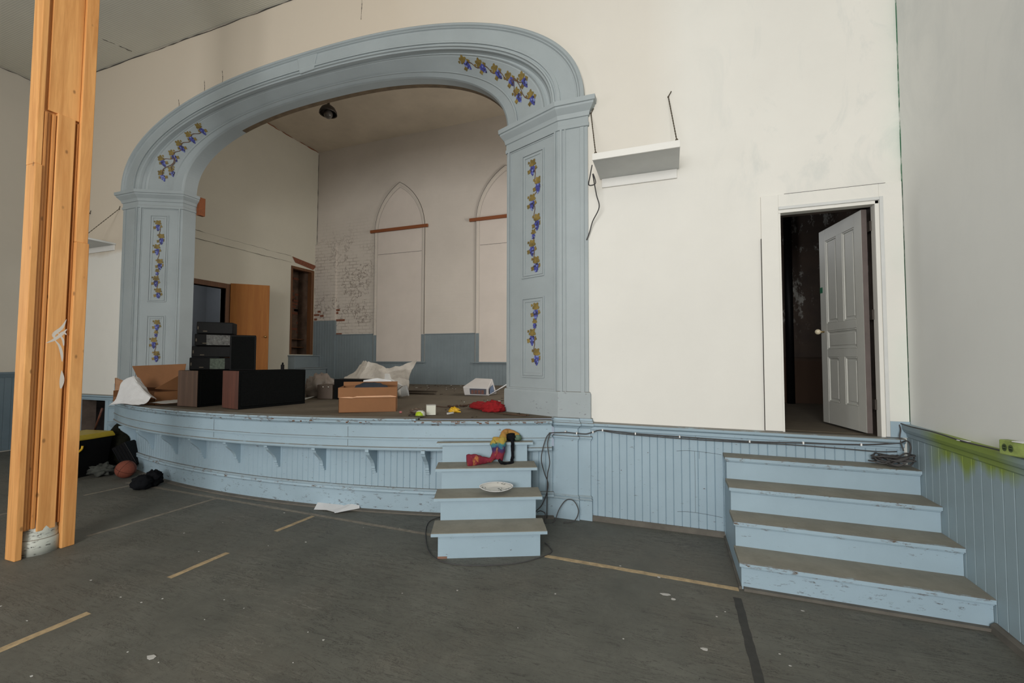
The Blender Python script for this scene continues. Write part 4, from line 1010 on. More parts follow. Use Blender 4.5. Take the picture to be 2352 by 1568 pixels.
props(sheet(rows, 12, 8, .012, 5, 4).build('flat_card', M['paper_grey'], at=(-6.8, -.4, e), solid=.004), 'flat dirty white card between the paper and the walnut speaker', 'card')

# brown carton near the middle of the edge
ca = R(33); m = rotz(ca); cc = Vector((-3.74, -.478, zs(-3.6) + .003)); CW, CD, CH = .67, .40, .30
CT = thing('carton', 'long brown open carton with a torn seam near the stage edge', 'box', tuple(cc))
L3 = lambda a, b, z: cc + m @ Vector((a, b, 0)) + Vector((0, 0, z))
def cbox(mb, a0, a1, b0, b1, z0, z1, mi=0): mb.obox(L3((a0 + a1) / 2, (b0 + b1) / 2, (z0 + z1) / 2), (a1 - a0, b1 - b0, z1 - z0), m, mi)
s = MB(); cbox(s, 0, CW, 0, CD, 0, .006); cbox(s, 0, CW, 0, .006, 0, .185); cbox(s, 0, CW, CD - .006, CD, 0, CH); cbox(s, 0, .006, 0, CD, 0, CH); cbox(s, CW - .006, CW, 0, CD, 0, CH)
s.build('body', M['card'], CT)
s = MB(); cbox(s, -.006, CW + .006, -.012, -.002, .182, CH); s.build('front_flap', M['card'], CT, bevel=.003)
s = MB(); s.prism([L3(-.01, -.013, .184), L3(.12, -.013, .190), L3(.17, -.013, .184), L3(.21, -.013, .196), L3(.60, -.013, .200), L3(CW, -.013, .186), L3(CW, -.013, .180), L3(.2, -.013, .180), L3(.15, -.013, .172)], tuple(m @ Vector((0, -.003, 0)))); s.build('torn_seam', M['card_torn'], CT)
s = MB(); cbox(s, .0, CW, CD - .02, CD - .012, CH, CH + .05); s.build('back_flap', M['card'], CT)
s = MB(); s.ball(L3(.36, .16, .24), (.22, .13, .115), m, amp=.12, freq=2.5, seed=2); props(s.build('dark_blue_cloth', plain('dark_blue_cloth', (.018, .023, .034, 1), .85, var=.3, scale=30), at=L3(.36, .16, .13)), 'dark blue bundled cloth inside the brown carton', 'cloth')
# white torn box lid leaning out of the carton
wl_ = thing('torn_white_box', 'torn white card box leaning behind the brown carton', 'box', tuple(L3(.5, .5, 0)))
zc_ = zs(-3.8, .3)
s = MB(); s.prism([(-4.12, .40, zc_ + .235), (-4.10, .42, zc_ + .345), (-3.93, .50, zc_ + .375), (-3.84, .52, zc_ + .36), (-3.76, .54, zc_ + .375), (-3.70, .52, zc_ + .33), (-3.70, .44, zc_ + .255)], (.02, -.03, 0)); s.build('lid', M['paper'], wl_)
s = MB(); s.prism([(-3.84, .50, zc_ + .15), (-3.80, .49, zc_ + .36), (-3.79, .48, zc_ + .44), (-3.74, .48, zc_ + .44), (-3.72, .49, zc_ + .37), (-3.56, .56, zc_ + .27), (-3.66, .53, zc_ + .18)], (.01, .03, 0)); s.build('flap', M['paper_grey'], wl_)
s = MB(); s.box(-4.10, -3.80, .45, .80, zc_ + .005, zc_ + .22); s.build('body', M['paper_grey'], wl_, bevel=.004)
# black box behind
bb = thing('black_box', 'black printed box standing behind the brown carton', 'box', (-4.85, 1.0, zs(-4.85, 1)))
m = rotz(R(8)); zb = zs(-4.85, 1) + .003
s = MB(); s.obox((-4.84, 1.13, zb + .16), (.60, .26, .32), m); s.build('body', M['black'], bb, bevel=.004)
s = MB(); o_ = Vector((-4.80, 1.13, zb + .18)); s.prism([o_ + m @ Vector((x_, -.1305, z_)) for x_, z_ in ((-.05, -.02), (-.01, -.045), (.06, -.03), (.05, 0), (.09, .02), (.04, .05), (.0, .02), (-.04, .035))], tuple(m @ Vector((0, -.002, 0))))
s.build('print', plain('faded_gold_print', (.20, .13, .07, 1), .5), bb)
# cloudy plastic sheet behind
z5 = zs(-4.6, 1.4)
rows = [[(-5.40, 1.35, z5 + .02), (-4.95, 1.30, z5 + .02), (-4.5, 1.42, z5 + .02), (-4.18, 1.66, z5 + .02)],
        [(-5.30, 1.42, z5 + .32), (-4.95, 1.35, z5 + .30), (-4.55, 1.44, z5 + .30), (-4.18, 1.66, z5 + .30)],
        [(-5.15, 1.48, z5 + .42), (-4.88, 1.40, z5 + .46), (-4.52, 1.46, z5 + .42), (-4.10, 1.66, z5 + .46)],
        [(-4.99, 1.52, z5 + .60), (-4.83, 1.45, z5 + .61), (-4.50, 1.50, z5 + .48), (-4.02, 1.68, z5 + .61)]]
props(sheet(rows, 36, 24, .035, 5, 9).build('plastic_sheet', M['sheer'], at=(-4.7, 1.4, z5), solid=.003), 'cloudy crumpled plastic sheet standing behind the black box', 'plastic sheet')
# brown plastic bag and shoe-box sized box behind the red speaker
t = NT('smoky_film'); M['film'] = t.out((.22, .18, .155, 1), .3); t.b.inputs['Alpha'].default_value = 1
z6 = zs(-5.6, 1.1)
s = MB(); s.ball((-5.70, 1.28, z6 + .14), (.30, .20, .24), amp=.35, freq=2.6, seed=5, zmin=z6 + .004); props(s.build('plastic_bag', M['film'], at=(-5.65, 1.2, z6)), 'crumpled smoky plastic bag behind the end of the red-sided speaker', 'bag')
bx = thing('brown_case', 'small brown case with two bright studs beside the plastic bag', 'case', (-5.26, 1.0, z6))
s = MB(); s.obox((-5.30, 1.02, z6 + .12), (.26, .2, .235), rotz(R(15))); s.build('body', plain('brown_leatherette', (.085, .06, .045, 1), .55), bx, bevel=.01)
M['stud'] = plain('bright_stud', (.8, .8, .75, 1), .2, 1)
for dx in (-.03, .06):
    q = Vector((-5.30, 1.02, z6 + .20)) + rotz(R(15)) @ Vector((dx, -.102, 0)); MB().ball(q, (.012, .008, .012), nu=10, nv=8).build('stud', M['stud'], bx)
s = MB(); s.prism([(-5.62, .62, z6 + .004), (-5.48, .72, z6 + .004), (-5.40, .84, z6 + .05), (-5.46, .82, z6 + .04)], (0, 0, .004)); props(s.build('paper_scrap', M['paper_grey'], at=(-5.5, .7, z6)), 'curled pale paper scrap beside the end of the red-sided speaker', 'scrap')
# clear plastic tub on its side
t = NT('clear_plastic'); M['clear'] = t.out((.62, .64, .66, 1), .15); t.b.inputs['Alpha'].default_value = .38
tb = thing('plastic_tub', 'clear plastic tub lying on its side beside the brown carton', 'tub', (-4.1, 1.6, zs(-4.1, 1.6)))
mt = rotz(R(28)) @ Matrix.Rotation(R(78), 3, 'Y'); q = Vector((-4.27, 1.40, zs(-4.1, 1.5) + .080))
s = MB(); s.lathe(q, [(.0, 0), (.072, .0), (.076, .015), (.088, .20), (.096, .21), (.098, .218)], 28, 0, mt); s.build('body', M['clear'], tb, solid=.003)
s = MB(); s.lathe(q, [(.078, .03), (.083, .11)], 28, 0, mt); s.build('paper_label', M['paper_grey'], tb, solid=.002)
# dark planks and debris at the back
for i, (x, y, l, a, w_, lb) in enumerate([(-4.75, 2.6, 1.1, .12, .07, 'longer dark board lying on the stage behind the plastic tub'), (-4.35, 2.15, .8, .05, .05, 'shorter dark board lying just behind the plastic tub')]):
    z7 = zs(x, y); s = MB(); s.obox((x, y, z7 + .018), (l, w_, .03), rotz(a)); props(s.build('loose_board', plain('dirty_board_%d' % i, (.06, .045, .032, 1), .85), at=(x, y, z7), bevel=.004), lb, 'board')
# white printed bread bag / box by the right column
pk = thing('snack_pack', 'white printed packet with brown picture lying right of centre stage', 'packet', (-3.1, 2.2, zs(-3.1, 2.2)))
z8 = zs(-3.1, 2.2) + .004; m = rotz(R(8)); q = Vector((-3.13, 2.30, z8))
Lp = lambda a, b, z: q + m @ Vector((a, b, 0)) + Vector((0, 0, z))
s = MB(); A = [Lp(-.24, -.16, .0), Lp(.18, -.16, 0), Lp(.22, .32, .0), Lp(-.22, .32, .0), Lp(-.27, -.17, .15), Lp(.19, -.17, .135), Lp(.14, .30, .27), Lp(-.18, .30, .28)]
s.add(A, [(0, 3, 2, 1), (4, 5, 6, 7), (0, 1, 5, 4), (1, 2, 6, 5), (2, 3, 7, 6), (3, 0, 4, 7)]); s.build('body', plain('white_film', (.52, .50, .49, 1), .4, var=.05), pk, bevel=.015)
s = MB(); s.prism([Lp(.18, -.15, .0), Lp(.20, .28, .02), Lp(.44, .34, .20), Lp(.43, .28, .17)], (0, 0, .006)); s.build('open_end', plain('white_inner_film', (.55, .56, .58, 1), .4), pk)
s = MB(); s.prism([Lp(-.13, -.176, .025), Lp(.15, -.176, .022), Lp(.155, -.181, .115), Lp(-.14, -.181, .12)], tuple(m @ Vector((0, -.004, 0))), 0)
for k in range(4): s.prism([Lp(-.11 + .06 * k, -.181, .03), Lp(-.065 + .06 * k, -.181, .03), Lp(-.065 + .06 * k, -.185, .095), Lp(-.11 + .06 * k, -.185, .095)], tuple(m @ Vector((0, -.003, 0))), 1)
s.build('picture', [plain('dark_blue_print', (.05, .055, .08, 1), .5), plain('brown_food_print', (.13, .045, .03, 1), .5, var=.5, scale=30)], pk)
s = MB(); s.prism([Lp(.205, -.10, .02), Lp(.215, .15, .03), Lp(.185, .14, .17), Lp(.193, -.10, .12)], tuple(m @ Vector((.006, 0, 0)))); s.build('side_print', plain('blue_print', (.10, .14, .22, 1), .5, var=.4, scale=20), pk)
# small white cube
cu = thing('white_box', 'small cream white cube box near the stage edge', 'box', (-2.56, -.3, zs(-2.56)))
m = rotz(R(33)); z9 = zs(-2.56) + .004
s = MB(); s.obox((-2.585, -.29, z9 + .055), (.105, .10, .11), m); s.build('body', M['cream_box'], cu, bevel=.003)
s = MB(); s.obox((-2.585, -.29, z9 + .1105), (.107, .102, .004), m); s.build('lid_edge', M['paper_grey'], cu)
# lime lid standing on edge behind the strip
q = Vector((-2.60, -.50, zs(-2.6) + .002))
gl = thing('lime_cap', 'lime green plastic cap with pale rim on the stage edge', 'cap', tuple(q))
mt = rotz(R(30)) @ Matrix.Rotation(R(-12), 3, 'X')
s = MB(); s.lathe(q + Vector((0, 0, .012)), [(.049, .0), (.048, .022), (.040, .040), (.024, .051), (.0, .054)], 28, 0, mt); s.build('cap_face', M['lime'], gl)
s = MB(); s.lathe(q + Vector((0, .012, .010)), [(.052, .0), (.054, .006), (.053, .030), (.044, .048), (.028, .058), (.02, .059)], 28, 0, mt); s.build('rim', M['cream_box'], gl)
# brown crumpled scraps, ring, pink bit
z10 = zs(-2.8)
s = MB(); s.ball((-2.82, -.22, z10 + .028), (.075, .04, .032), rotz(.5), amp=.5, freq=3, seed=8, zmin=z10 + .002); props(s.build('crumpled_wrapper', plain('brown_foil', (.10, .07, .05, 1), .5, var=.5, scale=30), at=(-2.82, -.22, z10)), 'brown crumpled wrapper left of the lime cap', 'wrapper')
s = MB(); s.tube([(-2.73 + .05 * math.cos(a * .35), -.44 + .03 * math.sin(a * .35), z10 + .008 + .01 * math.sin(a * .35)) for a in range(17)], .006, 6); props(s.build('ring', M['metal_dark'], at=(-2.73, -.44, z10)), 'thin dark ring lying next to the lime cap', 'ring')
s = MB(); s.ball((-3.0, -.28, z10 + .014), (.02, .015, .014), amp=.3, seed=4, zmin=z10 + .001, nu=12, nv=8); props(s.build('pink_scrap', plain('pink', (.35, .11, .11, 1), .6), at=(-3, -.28, z10)), 'tiny pink scrap beside the brown carton', 'scrap')
s = MB(); s.tube([(-2.43, -.20, z10 + .012), (-2.36, -.16, z10 + .022)], .012, 8); props(s.build('paper_roll', M['paper_grey'], at=(-2.4, -.18, z10)), 'little rolled paper stub right of the cream cube', 'scrap')
# yellow crumple
z11 = zs(-2.45, .1)
s = MB(); s.ball((-2.46, .04, z11 + .022), (.060, .042, .034), rotz(.2), amp=.6, freq=3.2, seed=11, zmin=z11 + .002); s.ball((-2.39, .0, z11 + .010), (.045, .013, .012), rotz(-.2), amp=.3, seed=2, zmin=z11 + .002, nu=14, nv=8); props(s.build('yellow_wrapper', M['yellow'], at=(-2.45, .1, z11)), 'crumpled bright yellow wrapper on the stage', 'wrapper')
# red cloth
z12 = zs(-2.1, .3)
s = MB(); s.ball((-2.22, .36, z12 + .035), (.25, .08, .058), rotz(-.45), amp=.22, freq=3.6, seed=3, zmin=z12 + .002, nu=44, nv=26); s.ball((-2.02, .20, z12 + .045), (.14, .09, .082), rotz(.1), amp=.25, freq=3.6, seed=6, zmin=z12 + .002, nu=44, nv=26)
props(s.build('red_cloth', M['red_cloth'], at=(-2.1, .35, z12)), 'bright red crumpled knitted cloth at the foot of the right column', 'cloth')
# twig with brown leaves
z13 = zs(-2.6, .5)
s = MB(); s.tube(smooth_path([(-2.93, .42, z13 + .012), (-2.75, .36, z13 + .012), (-2.62, .50, z13 + .02), (-2.52, .66, z13 + .03), (-2.42, .70, z13 + .02)], 5), .006, 6)
for k in range(14):
    f = k / 13; p = Vector((-2.72, .38, z13 + .02)).lerp(Vector((-2.44, .72, z13 + .02)), f); s.ball(p + Vector((random.uniform(-.02, .02), random.uniform(-.02, .02), 0)), (.028, .012, .014), rotz(random.uniform(0, 3)), amp=.4, seed=k, nu=8, nv=6, zmin=z13 + .003)
props(s.build('dead_twig', plain('dead_leaf_brown', (.055, .026, .014, 1), .85, var=.3), at=(-2.6, .5, z13)), 'dry brown twig beside the red cloth', 'twig')
s = MB()
for a, b in (((-1.93, .03), (-1.62, -.02)), ((-1.80, -.02), (-1.50, -.10)), ((-1.62, .02), (-1.48, -.06))): s.tube([(a[0], a[1], zs(a[0]) + .008), (b[0], b[1], zs(b[0]) + .010)], .007, 6)
s.build('twigs', plain('dry_stick', (.085, .05, .03, 1), .85), at=(-1.7, 0, zs(-1.7)), label='scattered dry sticks at the foot of the right column', cat='sticks', kind='stuff')
s = MB(); rng = random.Random(12)
for k in range(260):
    x = rng.uniform(-6.5, -1.6); y = rng.uniform(-.45, 4.6)
    if (x < -4.9 and y < 1.7) or (-4.9 < x < -3.0 and -.6 < y < 1.9) or (-2.6 < x < -1.7 and -.1 < y < .8) or (-3.6 < x < -2.6 and 1.9 < y < 2.8) or (x < -4.0 and 1.9 < y < 2.9): continue
    y = max(y, arcy(x, -.80, 9.4)); zz = zs(x, y); r = rng.uniform(.006, .022)
    s.obox((x, y, zz + .004), (r * 2.2, r, .004 + .006 * rng.random()), rotz(rng.uniform(0, 3.1)), rng.choice([0, 0, 0, 1]))
s.build('debris', [plain('dark_crumbs', (.05, .035, .025, 1), .9), M['paper_grey']], label='dark crumbs and paint flakes strewn over the stage floor', cat='debris', kind='stuff')
s = MB(); rng = random.Random(5)
for (x0, x1, n) in ((-2.48, -1.25, 46), (-4.6, -2.5, 9)):
    for k in range(n):
        x = rng.uniform(x0, x1); y = arcy(x, -.93, 9.4); zz = zt(x) + rng.choice([1.0, 1.006, .99]); l = rng.uniform(.008, .035)
        s.obox((x, y - .040, zz), (l, .004, rng.uniform(.004, .014)), rotz(math.asin((x + 4.9) / 9.4)))
s.build('paint_chip', M['brown_wood'], AP, kind='stuff')

# ------------------------------------------------------------------ things on the narrow steps
t = NT('tie_dye_cloth'); x, y, z = t.xyz()
f = t.math('ADD', z, t.ramp(t.noise(16, 4), .3, .7, -.02, .02))
rp = t.n('ShaderNodeValToRGB'); t.l(t.ramp(f, .64, 1.0), rp.inputs[0])
els = rp.color_ramp.elements; els[0].position = 0; els[0].color = (.20, .012, .028, 1); els[1].position = 1; els[1].color = (.30, .07, .03, 1)
for p, c in ((.27, (.17, .012, .030, 1)), (.34, (.055, .016, .075, 1)), (.43, (.03, .02, .09, 1)), (.46, (.03, .13, .20, 1)), (.52, (.05, .19, .17, 1)), (.57, (.34, .26, .04, 1)), (.74, (.36, .22, .04, 1)), (.86, (.33, .15, .04, 1)), (.92, (.33, .09, .03, 1))):
    e = els.new(p); e.color = c
col = t.mix(t.ramp(t.noise(22, 4, .6, t.pos((1, 1, .5))), .56, .66, 0, .8), rp.outputs[0], (.42, .17, .045, 1))
t.bump(t.noise(30, 4), .5, .01)
M['tiedye'] = t.out(col, .85)
SCF = thing('tie_dye_scarf', 'rainbow tie-dye scarf draped down the narrow steps', 'scarf', (-1.70, -.55, .64))
def flat_tube(pts, ra, rb, seed, n=14, sub=8):
    P = smooth_path(pts, sub); vs = []; fs = []
    up0 = Vector((0, 0, 1))
    for i, p in enumerate(P):
        tdir = (P[min(i + 1, len(P) - 1)] - P[max(i - 1, 0)]).normalized(); n1 = m2 @ Vector((0, -1, 0)); n1 = (n1 - tdir * n1.dot(tdir))
        if n1.length < .3: n1 = up0 - tdir * up0.dot(tdir)
        n1.normalize(); sd = tdir.cross(n1); f = i / (len(P) - 1)
        a = ra(f); b = rb(f)
        for k in range(n):
            an_ = 2 * math.pi * k / n; q = p + sd * math.cos(an_) * a + n1 * math.sin(an_) * b
            q += (sd * math.cos(an_) + n1 * math.sin(an_)) * .010 * noise.noise(q * 28 + Vector((seed, 0, 0))); vs.append(q)
    m_ = len(P)
    for i in range(m_ - 1):
        for k in range(n): fs.append((i * n + k, i * n + (k + 1) % n, (i + 1) * n + (k + 1) % n, (i + 1) * n + k))
    fs += [list(range(n))[::-1], [(m_ - 1) * n + k for k in range(n)]]
    return vs, fs
s = MB()
z3, z4 = T2[2], T2[3]
s.add(*flat_tube([S2(-.215, .60, z3 + .045), S2(-.14, .62, z3 + .05), S2(-.05, .655, z3 + .04), S2(.03, .67, z3 + .045), S2(.075, .69, z3 + .11), S2(.085, .70, z3 + .20), S2(.075, .70, z4 + .00), S2(.075, .715, z4 + .045)], lambda f: .045 + .02 * math.sin(f * 9 + 1), lambda f: .030, 2), sm=True)
s.add(*flat_tube([S2(.10, .67, z3 + .04), S2(.13, .675, z3 + .12), S2(.135, .68, z3 + .22), S2(.145, .70, z4 + .03), S2(.155, .76, z4 + .075), S2(.20, .80, z4 + .095), S2(.26, .80, z4 + .075), S2(.31, .79, z4 + .045)], lambda f: .040 - .012 * f, lambda f: .028, 6), sm=True)
s.build('cloth', M['tiedye'], SCF)
s = MB(); s.ball(S2(.23, .78, z4 + .045), (.07, .05, .042), m2, amp=.3, seed=3, zmin=z4 + .002, nu=16, nv=10); s.build('dark_lining', M['black_cloth'], SCF)
s = MB(); s.add(*flat_tube([S2(.245, .74, z4 + .04), S2(.245, .708, z4 - .01), S2(.247, .706, z3 + .12), S2(.245, .70, z3 + .045), S2(.23, .66, z3 + .012), S2(.17, .62, z3 + .014), S2(.12, .60, z3 + .03), S2(.10, .62, z3 + .05)], lambda f: .017, lambda f: .008, 1), sm=True); s.build('black_strap', M['black_cloth'], SCF)
s = MB(); s.ball(S2(.30, .78, z4 + .035), (.045, .045, .034), m2, amp=.3, seed=7, zmin=z4 + .002, nu=14, nv=10); s.build('tassel', plain('green_blue_cloth', (.10, .16, .11, 1), .85, var=.5, scale=20), SCF)
# silver plate
t = NT('printed_silver_plate'); v = t.noise(9, 4)
rr_ = t.noise(55, 3, .6)
mk = t.math('MULTIPLY', t.ramp(rr_, .53, .57), t.ramp(t.noise(11, 2), .48, .56))
M['plate'] = t.out(t.mix(mk, (.62, .61, .58, 1), (.03, .035, .025, 1)), .35, .25)
pz = T2[1]
PL = thing('paper_plate', 'bent white plate with dark leaf print on the narrow steps', 'plate', tuple(S2(.065, .30, pz)))
def plate(u, v):
    a = 2 * math.pi * u; r = v
    k = abs(math.cos(a)) ** 3; px = (.134 + .018 * k) * r * math.cos(a); py = .090 * r * math.sin(a)
    h = .012 if r < .55 else .012 + (r - .55) * .05
    fold = .25 * px * px + .20 * (py + .09)
    return S2(.068, .355, pz + .009 + h + fold * 1.0) + m2 @ Vector((px, py, 0))
s = MB(); s.grid(plate, 40, 12); s.build('plate_dish', M['plate'], PL, solid=.003)
def prim(u, v): return plate(u, 1.0 + .05 * v)
s = MB(); s.grid(prim, 40, 1); s.build('rim', M['paper'], PL, solid=.004)

# ------------------------------------------------------------------ things on the hall floor
# folded paper strips
p1 = thing('paper_strip', 'long folded white paper strip on the floor by the stage front', 'paper', (-3.6, -.72, 0))
s = MB()
s.prism([(-3.84, -.655, .05), (-3.66, -.60, .035), (-3.53, -.60, .05), (-3.40, -.655, .012), (-3.44, -.80, .004), (-3.60, -.79, .012), (-3.76, -.81, .004)], (0, 0, .002)); s.build('sheet', M['paper'], p1)
s = MB(); s.prism([(-3.54, -.76, .014), (-3.45, -.83, .010), (-3.26, -.66, .03), (-3.35, -.56, .075)], (0, 0, .002)); s.build('folded_end', M['paper'], p1)
# floor tape
def tape(p0, p1_, w_, label, mt='tape', grp=None):
    a, b = Vector((p0[0], p0[1], 0)), Vector((p1_[0], p1_[1], 0)); d = (b - a); n = Vector((-d.y, d.x, 0)).normalized(); rng = random.Random(hash(label) % 999 if False else len(label)); k = max(4, int(d.length / .06))
    L_ = [a + d * (i / k) - n * (w_ / 2 + rng.uniform(-.003, .003)) for i in range(k + 1)]; R_ = [a + d * (i / k) + n * (w_ / 2 + rng.uniform(-.003, .003)) for i in range(k + 1)]
    s = MB()
    vs = [p + Vector((0, 0, z)) for z in (.0003, .0015) for p in L_ + R_]; m_ = k + 1
    fs = [(2 * m_ + i, 2 * m_ + i + 1, 3 * m_ + i + 1, 3 * m_ + i) for i in range(k)] + [(i, i + 1, 2 * m_ + i + 1, 2 * m_ + i) for i in range(k)] + [(m_ + i, m_ + i + 1, 3 * m_ + i + 1, 3 * m_ + i) for i in range(k)]
    s.add(vs, fs); return props(s.build('tape_strip', M[mt], at=(a + d * .5)), label, 'tape', grp)
G = 'dashes of the broken floor line'
tape((-3.69, -3.75), (-3.65, -2.86), .055, 'nearest pale tape dash, cut by the left picture edge', grp=G)
tape((-3.65, -2.37), (-3.64, -1.905), .05, 'middle pale tape dash of the broken line on the floor', grp=G)
tape((-3.65, -1.41), (-3.62, -.96), .05, 'farthest pale tape dash, touching the line along the stage', grp=G)
tape((-5.22, -2.12), (-5.17, -.92), .045, 'faded tape line running from the timber post towards the stage', 'tape_faded')
tape((-6.80, -1.40), (-6.72, -.62), .045, 'short faded tape line beside the black bundle on the floor', 'tape_faded')
tape((-6.82, -3.2), (-6.80, -2.0), .045, 'faded tape line left of the timber post foot', 'tape_faded')
tape((-6.95, -.86), (-2.06, -.955), .045, 'faded tape line along the foot of the curved stage front', 'tape_faded')
tape((-1.03, -1.0), (.455, -1.03), .05, 'cream tape line between the narrow and the wide steps', 'tape')
tape((.43, -1.16), (.405, -4.2), .052, 'dark tape strip running from the wide steps towards the viewer', 'tape_dark')
s = MB(); rng = random.Random(21)
for (x, y, r) in [(-2.775, -3.0, .022), (-.046, -1.29, .022), (.0, -1.34, .014), (.174, -1.836, .014), (-.1, -1.05, .01)]:
    s.prism([(x + r * math.cos(a * 1.05) * rng.uniform(.5, 1.3) * 1.5, y + r * math.sin(a * 1.05) * rng.uniform(.5, 1.2), .001) for a in range(6)], (0, 0, .003))
for k in range(60):
    x = rng.uniform(-4.5, 1.6); y = rng.uniform(-3.6, -.9); r = rng.uniform(.003, .008)
    if (x > .3 and y > -1.15) or (-2.4 < x < -.9 and y > -1.6): continue
    s.prism([(x + r * math.cos(a * 1.25) * rng.uniform(.5, 1.3) * 1.4, y + r * math.sin(a * 1.25) * rng.uniform(.5, 1.2), .0008) for a in range(5)], (0, 0, .002))
s.build('paint_flakes', M['paper_grey'], label='pale paint flakes scattered on the dark hall floor', cat='flakes', kind='stuff')
# basketball
BB = thing('basketball', 'worn orange-brown basketball on the floor by the stage', 'ball', (-7.25, -.72, 0))
s = MB(); s.ball((-7.25, -.72, .121), (.12, .12, .12), nu=40, nv=28); s.build('skin', M['ballrubber'], BB)
s = MB(); c = Vector((-7.25, -.72, .121))
for mt in (Matrix.Identity(3), Matrix.Rotation(R(90), 3, 'X'), Matrix.Rotation(R(90), 3, 'Y')):
    mm = rotz(.5) @ Matrix.Rotation(.5, 3, 'Y') @ mt
    s.tube([c + mm @ Vector((.1195 * math.cos(a * math.pi / 24), .1195 * math.sin(a * math.pi / 24), 0)) for a in range(49)], .0022, 5)
s.build('seam', M['black'], BB)
# black bundle of clothing
s = MB(); s.ball((-6.43, -.98, .08), (.115, .10, .095), rotz(.6), amp=.25, freq=3.0, seed=1, zmin=.002); s.ball((-6.45, -.84, .095), (.10, .105, .105), rotz(1.2), amp=.35, freq=3.2, seed=9, zmin=.002)
props(s.build('black_bundle', M['black_cloth'], at=(-6.5, -.85, 0)), 'bundled black clothing on the floor right of the basketball', 'clothing')
# black case, olive jacket, grey rag
bc = thing('ribbed_case', 'black ribbed case leaning behind the basketball', 'case', (-7.72, -.42, 0))
mt = rotz(R(30)) @ Matrix.Rotation(R(-28), 3, 'Y')
s = MB(); s.obox((-7.66, -.45, .235), (.20, .24, .38), mt); s.build('case_body', M['black'], bc, bevel=.012)
s = MB()
for k in range(5): s.obox(Vector((-7.66, -.45, .235)) + mt @ Vector((-.08 + .04 * k, -.122, 0)), (.014, .010, .34), mt)
s.build('rib', M['black_cloth'], bc)
s = MB(); s.ball((-8.12, -.33, .32), (.25, .22, .30), rotz(.4), amp=.3, freq=2.4, seed=14, zmin=.003); props(s.build('olive_jacket', M['olive'], at=(-8.1, -.3, 0)), 'heap of dark olive jacket behind the black and yellow bin', 'jacket')
s = MB(); s.ball((-7.66, -.78, .09), (.13, .10, .085), rotz(.8), amp=.5, freq=2.6, seed=16, zmin=.003); props(s.build('grey_rag', plain('grey_green_rag', (.045, .048, .042, 1), .9, var=.4, scale=16), at=(-7.8, -.7, 0)), 'dark grey rag between the bin and the basketball', 'rag')
# storage bin
BN = thing('storage_bin', 'black storage bin with yellow lid behind the timber post', 'bin', (-8.2, -1.0, 0))
m = rotz(R(100)); c = Vector((-8.06, -.96, 0)); hw, hd = .36, .24
def ring(z, k): return [c + m @ Vector((x * hw * k, y * hd * k, 0)) + Vector((0, 0, z)) for x, y in ((-1, -1), (1, -1), (1, 1), (-1, 1))]
lo, hi = ring(.003, .86), ring(.52, 1.0)
s = MB(); s.add(lo + hi, [(3, 2, 1, 0), (0, 1, 5, 4), (1, 2, 6, 5), (2, 3, 7, 6), (3, 0, 4, 7)]); s.build('bin_body', M['black'], BN, solid=.006, bevel=.01)
s = MB(); a, b = ring(.525, 1.09), ring(.545, 1.09); a2, b2 = ring(.60, 1.02), ring(.56, .9)
mt3 = Matrix.Rotation(R(4), 3, 'Y')
s.add(a + b, [(3, 2, 1, 0), (4, 5, 6, 7), (0, 1, 5, 4), (1, 2, 6, 5), (2, 3, 7, 6), (3, 0, 4, 7)]); s.add(b + a2, [(4, 5, 6, 7), (0, 1, 5, 4), (1, 2, 6, 5), (2, 3, 7, 6), (3, 0, 4, 7)])
s.build('bin_lid', M['bin_yellow'], BN, bevel=.012)
s = MB(); q = c + m @ Vector((-hw * .22, -hd - .012, .40))
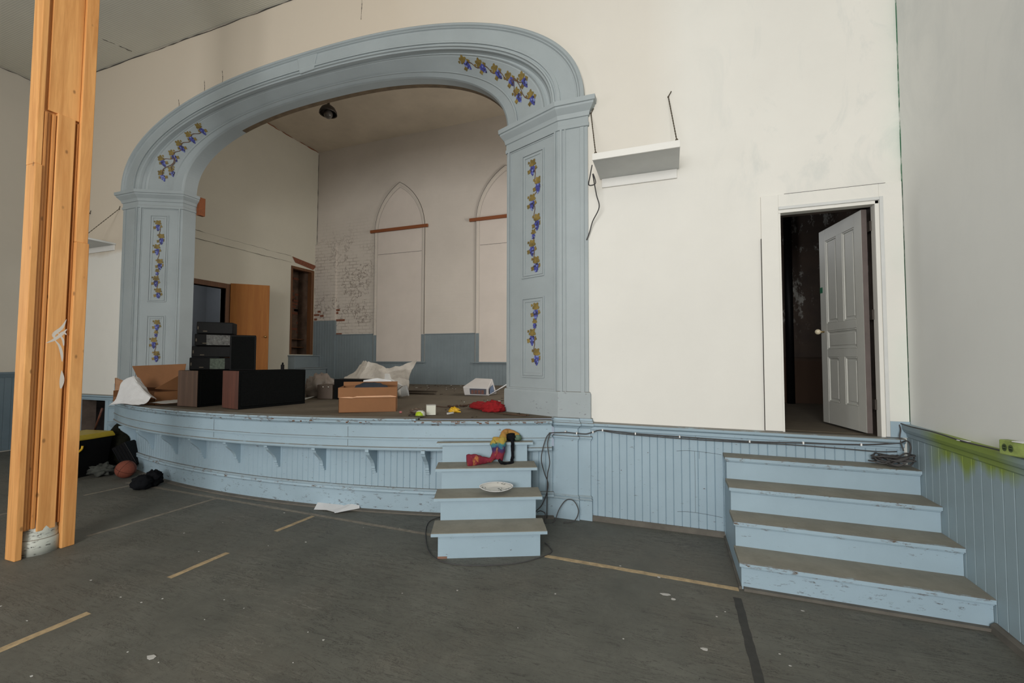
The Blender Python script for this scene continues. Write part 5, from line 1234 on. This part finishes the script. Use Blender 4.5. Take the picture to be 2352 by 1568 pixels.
s.tube(smooth_path([q + m @ Vector((-.11, .0, -.16)), q + m @ Vector((-.06, -.015, -.06)), q + m @ Vector((.02, -.015, -.0)), q + m @ Vector((.04, -.01, .05))], 5), .014, 8); s.tube([q + m @ Vector((-.04, -.012, -.02)), q + m @ Vector((-.05, -.01, .045))], .012, 8); s.build('bin_handle', M['yellow'], BN)
# leaning stick
s = MB(); s.tube([(-8.28, -.58, .60), (-7.96, -.66, .94)], .014, 8); s.tube([(-8.75, -.46, .08), (-8.28, -.58, .60)], .014, 8); props(s.build('broom_stick', M['redwood'], at=(-8.3, -.5, 0)), 'reddish brown stick leaning against the left end of the stage', 'stick')

# ------------------------------------------------------------------ light
W = bpy.data.worlds.new('world'); SC.world = W; W.use_nodes = True
bg = W.node_tree.nodes['Background']; bg.inputs[0].default_value = (.75, .85, 1, 1); bg.inputs[1].default_value = .6
for i, (a, b) in enumerate(WINS):
    l = bpy.data.lights.new('window_daylight', 'AREA'); l.shape = 'RECTANGLE'; l.size = b - a; l.size_y = 3.3; l.energy = (420, 720)[i]; l.color = (1, .985, .955)
    o = bpy.data.objects.new('window_daylight', l); COL.objects.link(o); o.location = ((a + b) / 2, YR + .02, 3.25)
    o.rotation_euler = (R(90), 0, 0)
def area(name, loc, rot, sx, sy_, e, c=(1, .96, .9)):
    l = bpy.data.lights.new(name, 'AREA'); l.shape = 'RECTANGLE'; l.size = sx; l.size_y = sy_; l.energy = e; l.color = c
    o = bpy.data.objects.new(name, l); COL.objects.link(o); o.location = loc; o.rotation_euler = rot
area('side_fill', (XL + .02, -7.75, 3.35), (0, R(-90), 0), 3.1, 1.7, 190, (.93, .97, 1))  # added fill from the left to brighten the right wall
area('wing_fill', (.12, 2.7, 3.6), (0, R(90), 0), 2.6, 1.4, 190)        # added fill for the stage; the unseen right wall has no window
area('back_room_fill', (.45, 1.6, 3.4), (0, R(-100), 0), .8, .6, 12, (.95, .97, 1))  # added lamp that lifts the plaster behind the open door
area('side_room_fill', (SX - .9, 1.7, 4.0), (0, 0, 0), 1.0, 1.0, 16, (.9, .95, 1))  # added lamp under the side room ceiling to light its grey wall
SC.view_settings.view_transform = 'Standard'; SC.view_settings.look = 'None'; SC.view_settings.gamma = 1
SC.view_settings.exposure = -.70
